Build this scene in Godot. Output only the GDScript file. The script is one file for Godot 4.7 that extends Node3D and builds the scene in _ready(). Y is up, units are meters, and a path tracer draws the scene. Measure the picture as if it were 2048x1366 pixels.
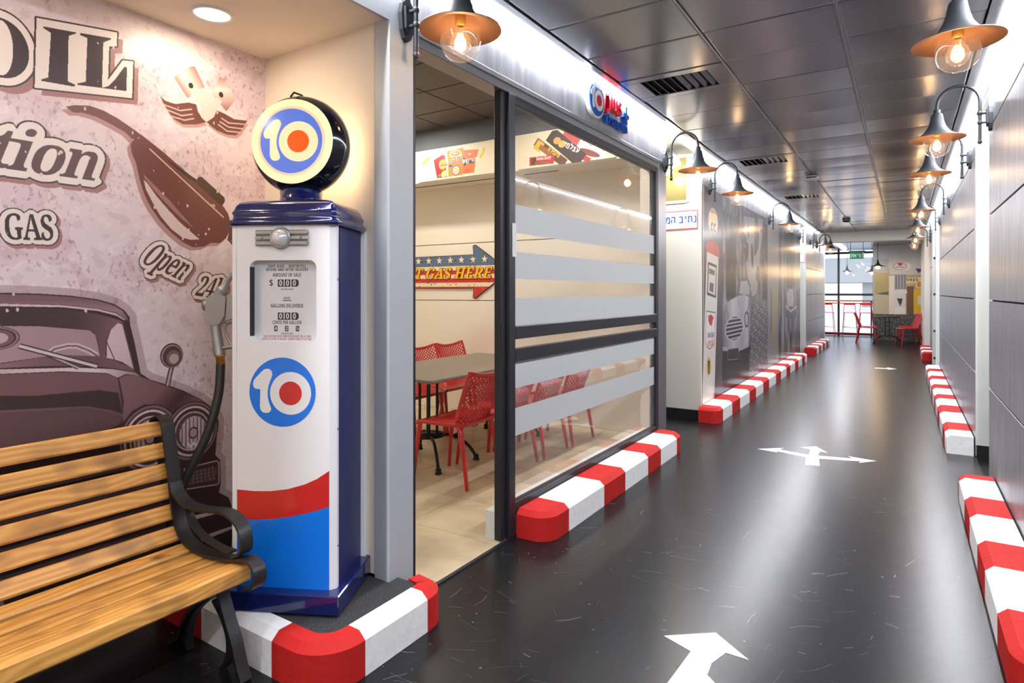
extends Node3D
# A petrol-station themed corridor: niche with bench and vintage pump on the left, glazed break room, metal walls.
# Axes: the corridor runs along -Z, +X is its right side, y is up, metres.

var M := {}
var taken := {}
var rng := RandomNumberGenerator.new()

# outlines of the printed murals, in metres on their own wall (distance along the wall, height)
const ART := {
	"nozzle": [1.052, 2.117, 1.082, 2.131, 1.137, 2.142, 1.185, 2.135, 1.239, 2.116, 1.286, 2.092, 1.344, 2.061, 1.42, 2.014, 1.499, 1.959, 1.571, 1.91, 1.583, 1.929, 1.594, 1.932, 1.707, 1.85, 1.711, 1.833, 1.698, 1.813, 1.726, 1.777, 1.738, 1.738, 1.738, 1.697, 1.714, 1.655, 1.683, 1.632, 1.641, 1.63, 1.606, 1.61, 1.555, 1.604, 1.51, 1.623, 1.456, 1.663, 1.409, 1.711, 1.369, 1.765, 1.344, 1.813, 1.324, 1.877, 1.31, 1.942, 1.291, 1.989, 1.288, 2.019, 1.298, 2.039, 1.267, 2.065, 1.212, 2.087, 1.159, 2.104, 1.107, 2.108, 1.078, 2.101],
	"nozzle_light": [1.34, 1.88, 1.359, 1.862, 1.394, 1.815, 1.446, 1.76, 1.499, 1.709, 1.543, 1.675, 1.586, 1.642, 1.543, 1.637, 1.505, 1.645, 1.456, 1.679, 1.409, 1.732, 1.374, 1.791, 1.349, 1.84],
	"nozzle_mid": [1.339, 1.903, 1.374, 1.872, 1.446, 1.808, 1.56, 1.69, 1.499, 1.731, 1.42, 1.802, 1.374, 1.851, 1.344, 1.886],
	"nozzle_clip": [1.571, 1.916, 1.583, 1.93, 1.596, 1.932, 1.709, 1.85, 1.709, 1.83, 1.698, 1.813, 1.683, 1.816, 1.577, 1.892],
	"nozzle_edge": [1.435, 1.985, 1.499, 1.953, 1.571, 1.916, 1.571, 1.899, 1.527, 1.92, 1.472, 1.954],
	"nozzle_line": [1.364, 2.016, 1.704, 1.755],
	"nozzle_tail": [1.745, 1.739, 1.776, 1.718, 1.776, 1.6, 1.723, 1.65],
	"wing_l": [1.407, 2.255, 1.432, 2.239, 1.476, 2.237, 1.536, 2.26, 1.57, 2.259, 1.577, 2.23, 1.598, 2.202, 1.619, 2.19, 1.57, 2.168, 1.509, 2.154, 1.47, 2.168, 1.444, 2.197, 1.428, 2.222],
	"wing_r": [1.619, 2.19, 1.655, 2.222, 1.669, 2.257, 1.706, 2.252, 1.759, 2.237, 1.829, 2.246, 1.806, 2.208, 1.79, 2.183, 1.767, 2.16, 1.721, 2.154, 1.669, 2.163, 1.64, 2.178],
	"feather0": [1.425, 2.221, 1.496, 2.213, 1.55, 2.233],
	"feather1": [1.438, 2.202, 1.503, 2.192, 1.553, 2.211],
	"feather2": [1.457, 2.178, 1.516, 2.175, 1.56, 2.193],
	"feather3": [1.691, 2.227, 1.729, 2.212, 1.825, 2.227],
	"feather4": [1.684, 2.208, 1.729, 2.192, 1.806, 2.201],
	"feather5": [1.676, 2.193, 1.721, 2.171, 1.79, 2.18],
	"piston_l": [1.471, 2.351, 1.476, 2.365, 1.543, 2.425, 1.563, 2.431, 1.612, 2.348, 1.573, 2.31, 1.529, 2.278],
	"piston_l2": [1.509, 2.385, 1.536, 2.409, 1.594, 2.329, 1.563, 2.304],
	"piston_r": [1.684, 2.42, 1.706, 2.416, 1.768, 2.335, 1.717, 2.265, 1.64, 2.328],
	"piston_r2": [1.666, 2.39, 1.687, 2.407, 1.751, 2.316, 1.729, 2.286],
	"rod_l": [1.543, 2.295, 1.57, 2.329, 1.612, 2.348, 1.653, 2.326, 1.64, 2.284, 1.598, 2.259],
	"rod_r": [1.591, 2.237, 1.669, 2.319, 1.695, 2.308, 1.662, 2.231, 1.626, 2.193, 1.601, 2.206],
	"pin": [1.545, 2.339, 1.558, 2.343, 1.691, 2.337, 1.705, 2.341],
	"oil_box": [0.958, 2.426, 1.236, 2.47, 1.234, 2.412, 1.206, 2.402, 1.202, 2.265, 1.257, 2.362, 1.298, 2.37, 1.294, 2.214, 0.952, 2.162],
	"letter_i": [0.979, 2.401, 1.088, 2.417, 1.085, 2.411, 1.062, 2.395, 1.059, 2.218, 1.084, 2.211, 1.083, 2.203, 0.973, 2.194, 0.974, 2.2, 0.995, 2.213, 1.004, 2.385, 0.98, 2.395],
	"letter_l": [1.101, 2.42, 1.212, 2.438, 1.212, 2.433, 1.184, 2.411, 1.179, 2.226, 1.203, 2.239, 1.23, 2.277, 1.264, 2.338, 1.274, 2.338, 1.271, 2.238, 1.092, 2.213, 1.093, 2.219, 1.121, 2.233, 1.127, 2.409, 1.101, 2.412],
	"letter_o": [0.851, 2.278, 0.956, 2.314, 0.851, 2.412],
	"car": [0.796, 1.397, 0.849, 1.397, 0.961, 1.394, 1.066, 1.386, 1.162, 1.371, 1.226, 1.35, 1.264, 1.323, 1.284, 1.294, 1.286, 1.262, 1.303, 1.188, 1.318, 1.108, 1.328, 1.054, 1.366, 1.023, 1.428, 0.996, 1.509, 0.957, 1.594, 0.903, 1.647, 0.857, 1.679, 0.791, 1.675, 0.723, 1.674, 0.765, 1.668, 0.698, 1.662, 0.631, 1.686, 0.603, 1.689, 0.487, 1.68, 0.45, 1.729, 0.413, 1.745, 0.368, 1.748, 0.227, 1.742, 0.153, 1.704, 0.068, 0.867, 0.216, 0.796, 0.785],
	"roof": [0.796, 1.393, 0.961, 1.389, 1.066, 1.381, 1.162, 1.366, 1.224, 1.344, 1.257, 1.321, 1.274, 1.294, 1.276, 1.278, 1.264, 1.289, 1.231, 1.315, 1.162, 1.334, 1.041, 1.351, 0.796, 1.361],
	"roof_strip": [0.796, 1.359, 0.849, 1.358, 1.041, 1.349, 1.162, 1.332, 1.231, 1.312, 1.267, 1.285, 1.264, 1.282, 1.231, 1.303, 1.162, 1.324, 1.041, 1.341, 0.796, 1.351],
	"shade": [0.796, 1.348, 1.041, 1.333, 1.162, 1.312, 1.24, 1.286, 1.264, 1.271, 1.236, 1.272, 1.207, 1.241, 1.194, 1.196, 1.194, 1.132, 1.171, 1.14, 1.165, 1.198, 1.153, 1.236, 1.135, 1.248, 0.961, 1.272, 0.796, 1.282],
	"glass": [0.796, 1.28, 0.961, 1.272, 1.135, 1.247, 1.155, 1.228, 1.164, 1.188, 1.171, 1.141, 1.041, 1.156, 0.961, 1.154, 0.796, 1.14],
	"side_glass": [1.238, 1.272, 1.257, 1.266, 1.269, 1.232, 1.284, 1.158, 1.302, 1.073, 1.255, 1.109, 1.226, 1.122, 1.196, 1.132, 1.197, 1.195, 1.212, 1.245],
	"pillar": [1.257, 1.271, 1.281, 1.252, 1.301, 1.167, 1.322, 1.055, 1.311, 1.061, 1.284, 1.158],
	"dash": [0.796, 1.136, 0.961, 1.153, 1.041, 1.155, 1.171, 1.141, 1.217, 1.123, 1.284, 1.085, 1.308, 1.064, 1.171, 1.099, 1, 1.119, 0.796, 1.129],
	"cowl": [0.796, 1.126, 1.083, 1.104, 1.171, 1.091, 1.217, 1.084, 1.303, 1.061, 1.328, 1.044, 1.269, 1.058, 1.245, 1.048, 1.236, 1.047, 1.198, 1.07, 1.041, 1.094, 0.796, 1.109],
	"hood": [0.796, 1.107, 1.041, 1.091, 1.198, 1.068, 1.238, 1.043, 1.247, 0.986, 1.259, 0.886, 1.245, 0.852, 1.171, 0.831, 0.796, 0.785],
	"hood_low": [0.796, 0.972, 1.041, 0.947, 1.126, 0.942, 1.24, 0.895, 1.254, 0.878, 1.126, 0.857, 1, 0.836, 0.796, 0.821],
	"hood_dark": [0.796, 1.035, 0.961, 1.011, 1.083, 1.009, 1.171, 1.004, 1.24, 0.984, 1.257, 0.894, 1.217, 0.914, 1.126, 0.946, 0.796, 0.98],
	"fender": [1.243, 1.043, 1.269, 1.053, 1.313, 1.048, 1.359, 1.024, 1.428, 0.99, 1.509, 0.953, 1.594, 0.899, 1.621, 0.87, 1.551, 0.893, 1.476, 0.884, 1.46, 0.862, 1.405, 0.903, 1.344, 0.921, 1.293, 0.898, 1.257, 0.858, 1.261, 0.949],
	"rear_mirror": [0.838, 1.234, 0.907, 1.229, 0.838, 1.276],
	"wiper": [0.905, 1.202, 1.162, 1.1],
	"wiper2": [0.992, 1.163, 1.096, 1.101],
	"wheel": [0.992, 1.163, 1.016, 1.182, 1.058, 1.191, 1.091, 1.188, 1.135, 1.165, 1.162, 1.143],
	"mirror": [1.459, 1.118, 1.509, 1.114, 1.459, 1.173],
	"mirror_post": [1.462, 1.081, 1.452, 1.042, 1.44, 0.987],
	"lamp1": [1.366, 0.77, 1.491, 0.745, 1.366, 0.916],
	"lamp2": [1.552, 0.766, 1.675, 0.742, 1.552, 0.901],
	"lamp1g": [1.366, 0.77, 1.438, 0.756, 1.366, 0.856],
	"lamp2g": [1.557, 0.757, 1.626, 0.743, 1.557, 0.839],
	"signal": [1.508, 0.609, 1.674, 0.61, 1.687, 0.591, 1.686, 0.494, 1.674, 0.483, 1.508, 0.503],
	"signal_in": [1.508, 0.584, 1.656, 0.581, 1.668, 0.561, 1.665, 0.514, 1.508, 0.525],
	"bumper": [1.53, 0.382, 1.674, 0.366, 1.674, 0.354, 1.53, 0.36],
	"bumper2": [1.586, 0.27, 1.748, 0.27, 1.748, 0.256, 1.597, 0.249],
	"w_pump": [6.79, 2.303, 7.65, 2.401, 7.65, 0.111, 6.79, 0.113],
	"w_body": [6.97, 1.888, 7.03, 1.938, 7.39, 1.923, 7.48, 1.823, 7.28, 0.118, 6.76, 0.144],
	"w_top": [6.92, 1.922, 7.07, 1.986, 7.31, 1.994, 7.48, 1.948, 7.55, 1.807, 6.97, 1.852],
	"w_oval": [7.24, 2.214, 7.45, 2.234, 7.24, 2.377],
	"w_disp": [7.01, 1.742, 7.4, 1.714, 7.36, 1.326, 6.97, 1.366],
	"w_disp2": [7.05, 1.71, 7.37, 1.684, 7.32, 1.357, 7.01, 1.395],
	"w_blot1": [7.07, 1.671, 7.31, 1.648, 7.3, 1.591, 7.05, 1.61],
	"w_blot2": [7.09, 1.509, 7.26, 1.496, 7.24, 1.389, 7.07, 1.417],
	"w_shield": [6.95, 1.178, 7.33, 1.149, 7.28, 0.796, 7.16, 0.768, 7.08, 0.756, 6.98, 0.79, 6.92, 0.84],
	"w_horse": [7.03, 1.134, 7.16, 1.139, 7.26, 1.098, 7.21, 1.063, 7.17, 1.008, 7.09, 1.021, 7.03, 1.07],
	"w_emb": [7.05, 0.555, 7.17, 0.543, 7.05, 0.684],
	"w_car": [7.68, 1.142, 7.81, 1.239, 8.11, 1.299, 8.47, 1.345, 8.85, 1.365, 9.28, 1.317, 9.43, 1.186, 9.39, 0.952, 9.23, 0.773, 9.14, 0.652, 8.47, 0.63, 7.73, 0.72],
	"w_cabin": [8.45, 1.334, 8.56, 1.55, 8.75, 1.609, 9.11, 1.593, 9.3, 1.492, 9.28, 1.317, 8.85, 1.365],
	"w_screen": [8.56, 1.377, 8.66, 1.541, 9.06, 1.558, 9.23, 1.468, 9.22, 1.352],
	"w_grille": [8.31, 0.923, 8.83, 0.897, 8.31, 1.092],
	"w_light": [9.03, 1.012, 9.17, 1.007, 9.03, 1.13],
	"w_bumper": [7.68, 0.728, 8.47, 0.643, 9.19, 0.656, 9.19, 0.614, 8.47, 0.6, 7.68, 0.679],
	"w_plate": [7.94, 0.672, 8.53, 0.646, 8.51, 0.51, 7.94, 0.546],
	"w_ground": [7.68, 0.709, 9.28, 0.631, 9.17, 0.109, 7.68, 0.137],
	"w_road": [9.5, 1.28, 10.23, 1.271, 10.57, 1.111, 10.57, 0.118, 9.14, 0.123, 9.3, 0.606],
	"w_tree1": [7.68, 2.404, 8.37, 2.355, 8.36, 1.335, 8.11, 1.306, 7.85, 1.298, 7.81, 2.019],
	"w_tree2": [10.17, 2.484, 10.61, 2.474, 10.57, 1.268, 10.17, 1.272],
	"w_pale": [8.85, 2.448, 10.23, 2.541, 9.73, 1.374, 9.39, 1.328, 9.11, 1.605, 8.96, 1.872],
	"w_strip": [10.6, 2.577, 11.66, 2.597, 11.62, 0.173, 10.6, 0.141],
	"w_strip_fig": [10.93, 1.425, 11.38, 1.482, 11.62, 1.256, 11.38, 0.867, 11.15, 0.329, 10.93, 0.725],
	"w_bike": [12.32, 1.008, 12.79, 1.118, 13.4, 1.106, 13.84, 0.964, 13.51, 0.843, 13.23, 0.597, 12.89, 0.584, 12.63, 0.691, 12.6, 0.877],
	"w_rider": [12.5, 1.367, 12.89, 1.46, 13.3, 1.43, 13.44, 1.235, 13.19, 1.078, 12.69, 1.089],
	"w_bike2": [13.73, 1.431, 14.26, 1.501, 14.26, 0.574, 13.73, 0.602, 13.95, 0.96],
	"w_bikedark": [12.41, 2.486, 13.4, 2.63, 13.4, 1.495, 12.5, 1.459],
	"f_area": [-0.717, 2.856, 0.402, 0.009],
	"f_hill": [-0.717, 1.976, -0.374, 1.944, -0.352, 1.364, -0.717, 1.338],
	"f_green": [-0.678, 1.35, -0.374, 1.414, -0.374, 1.313, -0.547, 1.325],
	"f_wall": [-0.717, 1.325, -0.331, 1.313, -0.331, 0.758, -0.717, 0.751],
	"f_door": [0.061, 1.563, 0.238, 1.562, 0.238, 0.77, 0.061, 0.766],
	"f_gable": [-0.363, 2.368, 0.413, 2.345, 0.413, 1.882, -0.331, 1.906, -0.374, 2.146],
	"f_sign": [-0.097, 2.128, 0.061, 2.124, -0.097, 2.228],
	"f_sign2": [0.05, 2.124, 0.186, 2.121, 0.05, 2.249],
	"f_pegasus": [-0.16, 2.217, -0.055, 2.234, -0.033, 2.164, -0.118, 2.141],
	"f_blue": [0.269, 2.057, 0.413, 2.054, 0.413, 1.981, 0.341, 1.932],
	"f_band": [0.009, 1.801, 0.413, 1.808, 0.413, 1.66, 0.009, 1.651],
	"f_text": [0.03, 1.693, 0.402, 1.796],
	"f_col": [-0.363, 1.868, -0.224, 1.866, -0.224, 0.76, -0.363, 0.758],
	"f_glasscyl": [-0.224, 1.917, 0.061, 1.912, 0.04, 1.464, -0.224, 1.464],
	"f_pumpbody": [-0.224, 1.439, 0.03, 1.439, 0.05, 0.766, -0.267, 0.76],
	"f_pumpblack": [-0.171, 1.213, -0.033, 1.214, -0.055, 1.089, -0.093, 0.988, -0.128, 1.088],
	"f_pumpcard": [-0.224, 0.961, 0.03, 0.965, 0.03, 0.765, -0.224, 0.76],
	"f_yellow": [0.227, 1.463, 0.413, 1.475, 0.413, 0.674, 0.227, 0.695],
	"f_shell": [0.361, 1.611, 0.454, 1.611, 0.361, 1.722],
	"f_white": [0.324, 1.29, 0.402, 1.303, 0.402, 1.044, 0.324, 1.031],
	"f_low": [-0.717, 0.751, 0.413, 0.773, 0.413, 0.009, -0.717, -0.041],
}


# strokes of Hebrew letters in a unit box: width, then polylines
const HEB := {
	"ד": [.8, [[0, 1, .75, 1], [.6, 1, .6, 0]]], "י": [.35, [[0, 1, .22, 1, .22, .55]]],
	"מ": [.85, [[.05, 1, .2, .75, .05, 0], [.2, .75, .35, 1, .6, 1, .7, .8, .7, 0, .35, 0]]], "ה": [.8, [[0, 1, .65, 1, .65, 0], [.1, .6, .1, 0]]],
	"ב": [.85, [[0, 1, .6, 1, .6, 0], [0, 0, .75, 0]]], "ת": [.9, [[.05, 1, .7, 1, .75, .8, .75, 0], [.22, 1, .22, .1, .02, 0]]],
	"נ": [.55, [[.12, 1, .4, 1, .4, 0, 0, 0]]], "ו": [.35, [[0, 1, .18, 1, .18, 0]]], "ר": [.75, [[0, 1, .5, 1, .6, .85, .6, 0]]],
	"ט": [.85, [[0, 1, 0, 0, .65, 0, .65, .85, .5, 1, .35, .75]]], "ס": [.85, [[0, 1, .7, 1, .65, .3, .35, 0, .1, .3, .1, 1]]],
	"פ": [.8, [[.05, 1, .6, 1, .6, 0, 0, 0], [.05, 1, .05, .55, .3, .55]]], "ל": [.75, [[.1, 1.4, .1, 1, .6, 1, .6, .6, .3, 0]]],
	"ח": [.85, [[0, 1, .7, 1, .7, 0], [.12, 1, .12, 0]]], "ם": [.8, [[.05, 1, .65, 1, .65, 0, .1, 0, .1, 1]]], "צ": [.8, [[.05, 1, .35, .5, .65, .1, 0, 0, .65, 0], [.65, 1, .35, .5]]],
	"א": [.8, [[0, 1, .65, 0], [.62, 1, .58, .72, .42, .5], [.04, 0, .06, .35, .25, .62]]],
	"ק": [.8, [[0, 1, .65, 1, .45, .1], [.1, .6, .1, -.4]]], "ע": [.8, [[.1, 1, .3, .2, 0, 0], [.65, 1, .6, .4, .2, .1]]],
}

# ---------------------------------------------------------------- geometry
class Geo:
	var st := SurfaceTool.new()
	var smooth := false
	var uvs := false
	func _init(s := false):
		smooth = s
		st.begin(Mesh.PRIMITIVE_TRIANGLES)
	func tri(a: Vector3, b: Vector3, c: Vector3):
		st.set_smooth_group(0 if smooth else -1)
		st.add_vertex(a); st.add_vertex(c); st.add_vertex(b)
	func quad(a: Vector3, b: Vector3, c: Vector3, d: Vector3):
		tri(a, b, c); tri(a, c, d)
	func uvquad(a: Vector3, b: Vector3, c: Vector3, d: Vector3, u0 := Vector2(0, 1), u1 := Vector2(1, 0)):
		uvs = true
		st.set_smooth_group(-1)
		for q in [[a, u0.x, u0.y], [c, u1.x, u1.y], [b, u1.x, u0.y], [a, u0.x, u0.y], [d, u0.x, u1.y], [c, u1.x, u1.y]]:
			st.set_uv(Vector2(q[1], q[2])); st.add_vertex(q[0])
	func face(p: Array, centre: Vector3):
		var n: Vector3 = (p[1] - p[0]).cross(p[2] - p[0])
		var m := Vector3.ZERO
		for v in p: m += v
		m /= p.size()
		var flip: bool = n.dot(m - centre) < 0
		for i in range(1, p.size() - 1):
			if flip: tri(p[0], p[i + 1], p[i])
			else: tri(p[0], p[i], p[i + 1])
	func box(c: Vector3, s: Vector3, bevel := 0.0, bs := Basis()):
		var h := s / 2
		var k := bevel
		if k <= 0.0:
			for ax in 3:
				for sg in [-1, 1]:
					var p := []
					for q in [[-1, -1], [1, -1], [1, 1], [-1, 1]]:
						var v := Vector3.ZERO
						v[ax] = h[ax] * sg; v[(ax + 1) % 3] = h[(ax + 1) % 3] * q[0]; v[(ax + 2) % 3] = h[(ax + 2) % 3] * q[1]
						p.append(c + bs * v)
					face(p, c)
			return
		var pt := func(sx, sy, sz, ax):
			var v := Vector3((h.x - (0.0 if ax == 0 else k)) * sx, (h.y - (0.0 if ax == 1 else k)) * sy, (h.z - (0.0 if ax == 2 else k)) * sz)
			return c + bs * v
		for ax in 3:
			for sg in [-1, 1]:
				var p := []
				for q in [[-1, -1], [1, -1], [1, 1], [-1, 1]]:
					var g := [0, 0, 0]
					g[ax] = sg; g[(ax + 1) % 3] = q[0]; g[(ax + 2) % 3] = q[1]
					p.append(pt.call(g[0], g[1], g[2], ax))
				face(p, c)
			var b := (ax + 1) % 3
			var d := (ax + 2) % 3
			for s1 in [-1, 1]:
				for s2 in [-1, 1]:
					var p := []
					for q in [[-1, b], [1, b], [1, d], [-1, d]]:
						var g := [0, 0, 0]
						g[ax] = q[0]; g[b] = s1; g[d] = s2
						p.append(pt.call(g[0], g[1], g[2], q[1]))
					face(p, c)
		for sx in [-1, 1]:
			for sy in [-1, 1]:
				for sz in [-1, 1]:
					face([pt.call(sx, sy, sz, 0), pt.call(sx, sy, sz, 1), pt.call(sx, sy, sz, 2)], c)
	func span(a: Vector3, b: Vector3, bevel := 0.0):
		box((a + b) / 2, (b - a).abs(), bevel)
	# profile of (radius, height) turned about an axis
	func lathe(prof: Array, xf := Transform3D(), seg := 24):
		var rows := []
		for q in prof:
			var row := []
			for i in seg:
				var t := TAU * i / seg
				row.append(xf * Vector3(q.x * cos(t), q.y, q.x * sin(t)))
			rows.append(row)
		for r in prof.size() - 1:
			for i in seg:
				var j := (i + 1) % seg
				var a = rows[r][i]; var b = rows[r][j]; var c = rows[r + 1][j]; var d = rows[r + 1][i]
				if prof[r].x > 1e-5: tri(a, d, b)
				if prof[r + 1].x > 1e-5: tri(b, d, c)
	func tube(path: Array, rad, seg := 8, caps := true):
		var n := path.size()
		var rings := []
		var up := Vector3.UP
		var t0: Vector3 = (path[1] - path[0]).normalized()
		if absf(t0.dot(up)) > .95: up = Vector3.RIGHT
		var side := t0.cross(up).normalized()
		for i in n:
			var t: Vector3 = (path[mini(i + 1, n - 1)] - path[maxi(i - 1, 0)]).normalized()
			side = (side - t * side.dot(t)).normalized()
			var nn := t.cross(side)
			var r: float = rad[i] if rad is Array else rad
			var ring := []
			for k in seg:
				var a := TAU * k / seg
				ring.append(path[i] + (side * cos(a) + nn * sin(a)) * r)
			rings.append(ring)
		for i in n - 1:
			for k in seg:
				var j := (k + 1) % seg
				quad(rings[i][k], rings[i][j], rings[i + 1][j], rings[i + 1][k])
		if caps:
			var was := smooth
			smooth = false
			for k in range(1, seg - 1):
				tri(rings[0][0], rings[0][k + 1], rings[0][k])
				tri(rings[n - 1][0], rings[n - 1][k], rings[n - 1][k + 1])
			smooth = was
	# flat bar bent along a path; "across" is the direction of its width
	func ribbon(path: Array, w: float, t: float, across: Vector3):
		var n := path.size()
		smooth = false
		var rings := []
		for i in n:
			var d: Vector3 = (path[mini(i + 1, n - 1)] - path[maxi(i - 1, 0)]).normalized()
			var o := d.cross(across).normalized() * t / 2
			var a := across * w / 2
			rings.append([path[i] - a - o, path[i] + a - o, path[i] + a + o, path[i] - a + o])
		for i in n - 1:
			for k in 4:
				var j := (k + 1) % 4
				for v in [rings[i][k], rings[i + 1][j], rings[i + 1][k], rings[i][k], rings[i][j], rings[i + 1][j]]:
					st.set_smooth_group(k + 1)
					st.add_vertex(v)
		quad(rings[0][0], rings[0][1], rings[0][2], rings[0][3])
		quad(rings[n - 1][3], rings[n - 1][2], rings[n - 1][1], rings[n - 1][0])
	# outline in the XY plane of xf, extruded along +Z of xf
	func prism(poly: PackedVector2Array, depth: float, xf := Transform3D()):
		var p := poly.duplicate()
		if Geometry2D.is_polygon_clockwise(p): p.reverse()
		var ix := Geometry2D.triangulate_polygon(p)
		var was := smooth
		smooth = false
		for i in range(0, ix.size(), 3):
			var a := p[ix[i]]; var b := p[ix[i + 1]]; var c := p[ix[i + 2]]
			if (b - a).cross(c - a) < 0:
				var q := b
				b = c; c = q
			tri(xf * Vector3(a.x, a.y, depth), xf * Vector3(b.x, b.y, depth), xf * Vector3(c.x, c.y, depth))
			tri(xf * Vector3(a.x, a.y, 0), xf * Vector3(c.x, c.y, 0), xf * Vector3(b.x, b.y, 0))
		smooth = was
		for i in p.size():
			var a := p[i]; var b := p[(i + 1) % p.size()]
			quad(xf * Vector3(a.x, a.y, 0), xf * Vector3(b.x, b.y, 0), xf * Vector3(b.x, b.y, depth), xf * Vector3(a.x, a.y, depth))
	# profile (inward offset, height) swept along a ground path (x, z); inward is to the left of travel when turn = 1
	func sweep(path: Array, prof: Array, turn := 1.0):
		var n := path.size()
		var rings := []
		for i in n:
			var d1: Vector2 = (path[i] - path[maxi(i - 1, 0)]).normalized()
			var d2: Vector2 = (path[mini(i + 1, n - 1)] - path[i]).normalized()
			if i == 0: d1 = d2
			if i == n - 1: d2 = d1
			var d := (d1 + d2).normalized()
			var nn := Vector2(d.y, -d.x) * turn
			var k := 1.0 / maxf(.5, d.dot(d1))
			var ring := []
			for q in prof:
				var g: Vector2 = path[i] + nn * q.x * k
				ring.append(Vector3(g.x, q.y, g.y))
			rings.append(ring)
		var mid := Vector3.ZERO
		for r in rings:
			for v in r: mid += v
		for i in n - 1:
			var m := Vector3.ZERO
			for v in rings[i]: m += v
			for v in rings[i + 1]: m += v
			m /= 2.0 * prof.size()
			for k in prof.size():
				var j := (k + 1) % prof.size()
				face([rings[i][k], rings[i][j], rings[i + 1][j], rings[i + 1][k]], m)
		for e in [0, n - 1]:
			var m := Vector3.ZERO
			for v in rings[e]: m += v
			m /= prof.size()
			var inw: Vector3 = rings[1 if e == 0 else n - 2][0] - rings[e][0]
			face(rings[e], m + inw * .5)
	func done() -> ArrayMesh:
		st.generate_normals()
		return st.commit()

# ---------------------------------------------------------------- printed pictures
class Art:
	var im: Image
	var k: float
	var o: Vector2
	var w: int
	var h: int
	func _init(from: Vector2, size: Vector2, px: float, c: Color):
		k = px; o = from; w = int(size.x * px); h = int(size.y * px)
		im = Image.create(w, h, false, Image.FORMAT_RGB8)
		im.fill(c)
	func q(p: Vector2) -> Vector2:
		return Vector2((p.x - o.x) * k, h - (p.y - o.y) * k)
	func spans(cs: Array, fn: Callable):
		var lo := 1e9
		var hi := -1e9
		var es := []
		for c in cs:
			for i in c.size():
				var a := q(c[i]); var b := q(c[(i + 1) % c.size()])
				if a.y > b.y:
					var s := a
					a = b; b = s
				lo = minf(lo, a.y); hi = maxf(hi, b.y)
				if b.y > a.y: es.append([a.y, b.y, a.x, (b.x - a.x) / (b.y - a.y)])
		for y in range(maxi(0, int(floor(lo))), mini(h, int(ceil(hi)))):
			var yc := y + .5
			var xs := []
			for e in es:
				if e[0] <= yc and yc < e[1]: xs.append(e[2] + (yc - e[0]) * e[3])
			xs.sort()
			for i in range(0, xs.size() - 1, 2):
				var x0 := clampi(int(round(xs[i])), 0, w)
				var x1 := clampi(int(round(xs[i + 1])), 0, w)
				if x1 > x0: fn.call(y, x0, x1)
	func fill(cs: Array, c: Color):
		spans(cs, func(y, x0, x1): im.fill_rect(Rect2i(x0, y, x1 - x0, 1), c))
	func mix(cs: Array, c: Color, f: float):
		spans(cs, func(y, x0, x1):
			for x in range(x0, x1): im.set_pixel(x, y, im.get_pixel(x, y).lerp(c, f)))
	# printed colour blend between points a and b of the picture
	func blend(cs: Array, a: Vector2, b: Vector2, stops: Array):
		var g := Gradient.new()
		var offs := PackedFloat32Array()
		var cols := PackedColorArray()
		for s in stops:
			offs.append(s[0]); cols.append(s[1])
		g.offsets = offs; g.colors = cols
		var pa := q(a)
		var d := q(b) - pa
		var l := d.length_squared()
		spans(cs, func(y, x0, x1):
			for x in range(x0, x1): im.set_pixel(x, y, g.sample(clampf((Vector2(x, y) - pa).dot(d) / l, 0, 1))))
	func line(p: Array, wd: float, c: Color):
		for g in Geometry2D.offset_polyline(PackedVector2Array(p), wd / 2, Geometry2D.JOIN_ROUND, Geometry2D.END_ROUND): fill([g], c)
	func ellipse(c: Vector2, r: Vector2, col: Color, rot := 0.0):
		fill([oval(c, r, rot)], col)
	static func oval(c: Vector2, r: Vector2, rot := 0.0, n := 48) -> PackedVector2Array:
		var p := PackedVector2Array()
		for i in n: p.append(c + Vector2(cos(TAU * i / n) * r.x, sin(TAU * i / n) * r.y).rotated(rot))
		return p
	func texture() -> ImageTexture:
		return ImageTexture.create_from_image(im)

func pts(key: String, off := Vector2.ZERO) -> PackedVector2Array:
	var a: Array = ART[key]
	var p := PackedVector2Array()
	for i in range(0, a.size(), 2): p.append(Vector2(a[i], a[i + 1]) + off)
	return p

func flat(a: Array, off := Vector2.ZERO, sc := Vector2.ONE) -> Array:
	var p := []
	for i in range(0, a.size(), 2): p.append(Vector2(a[i], a[i + 1]) * sc + off)
	return p

var fonts := {}
func font(key: String) -> SystemFont:
	if not fonts.has(key):
		var f := SystemFont.new()
		f.font_names = PackedStringArray(["Droid Serif" if key.begins_with("serif") else "Droid Sans"])
		f.font_weight = 700 if key.ends_with("bold") else 400
		fonts[key] = f
	return fonts[key]

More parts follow.
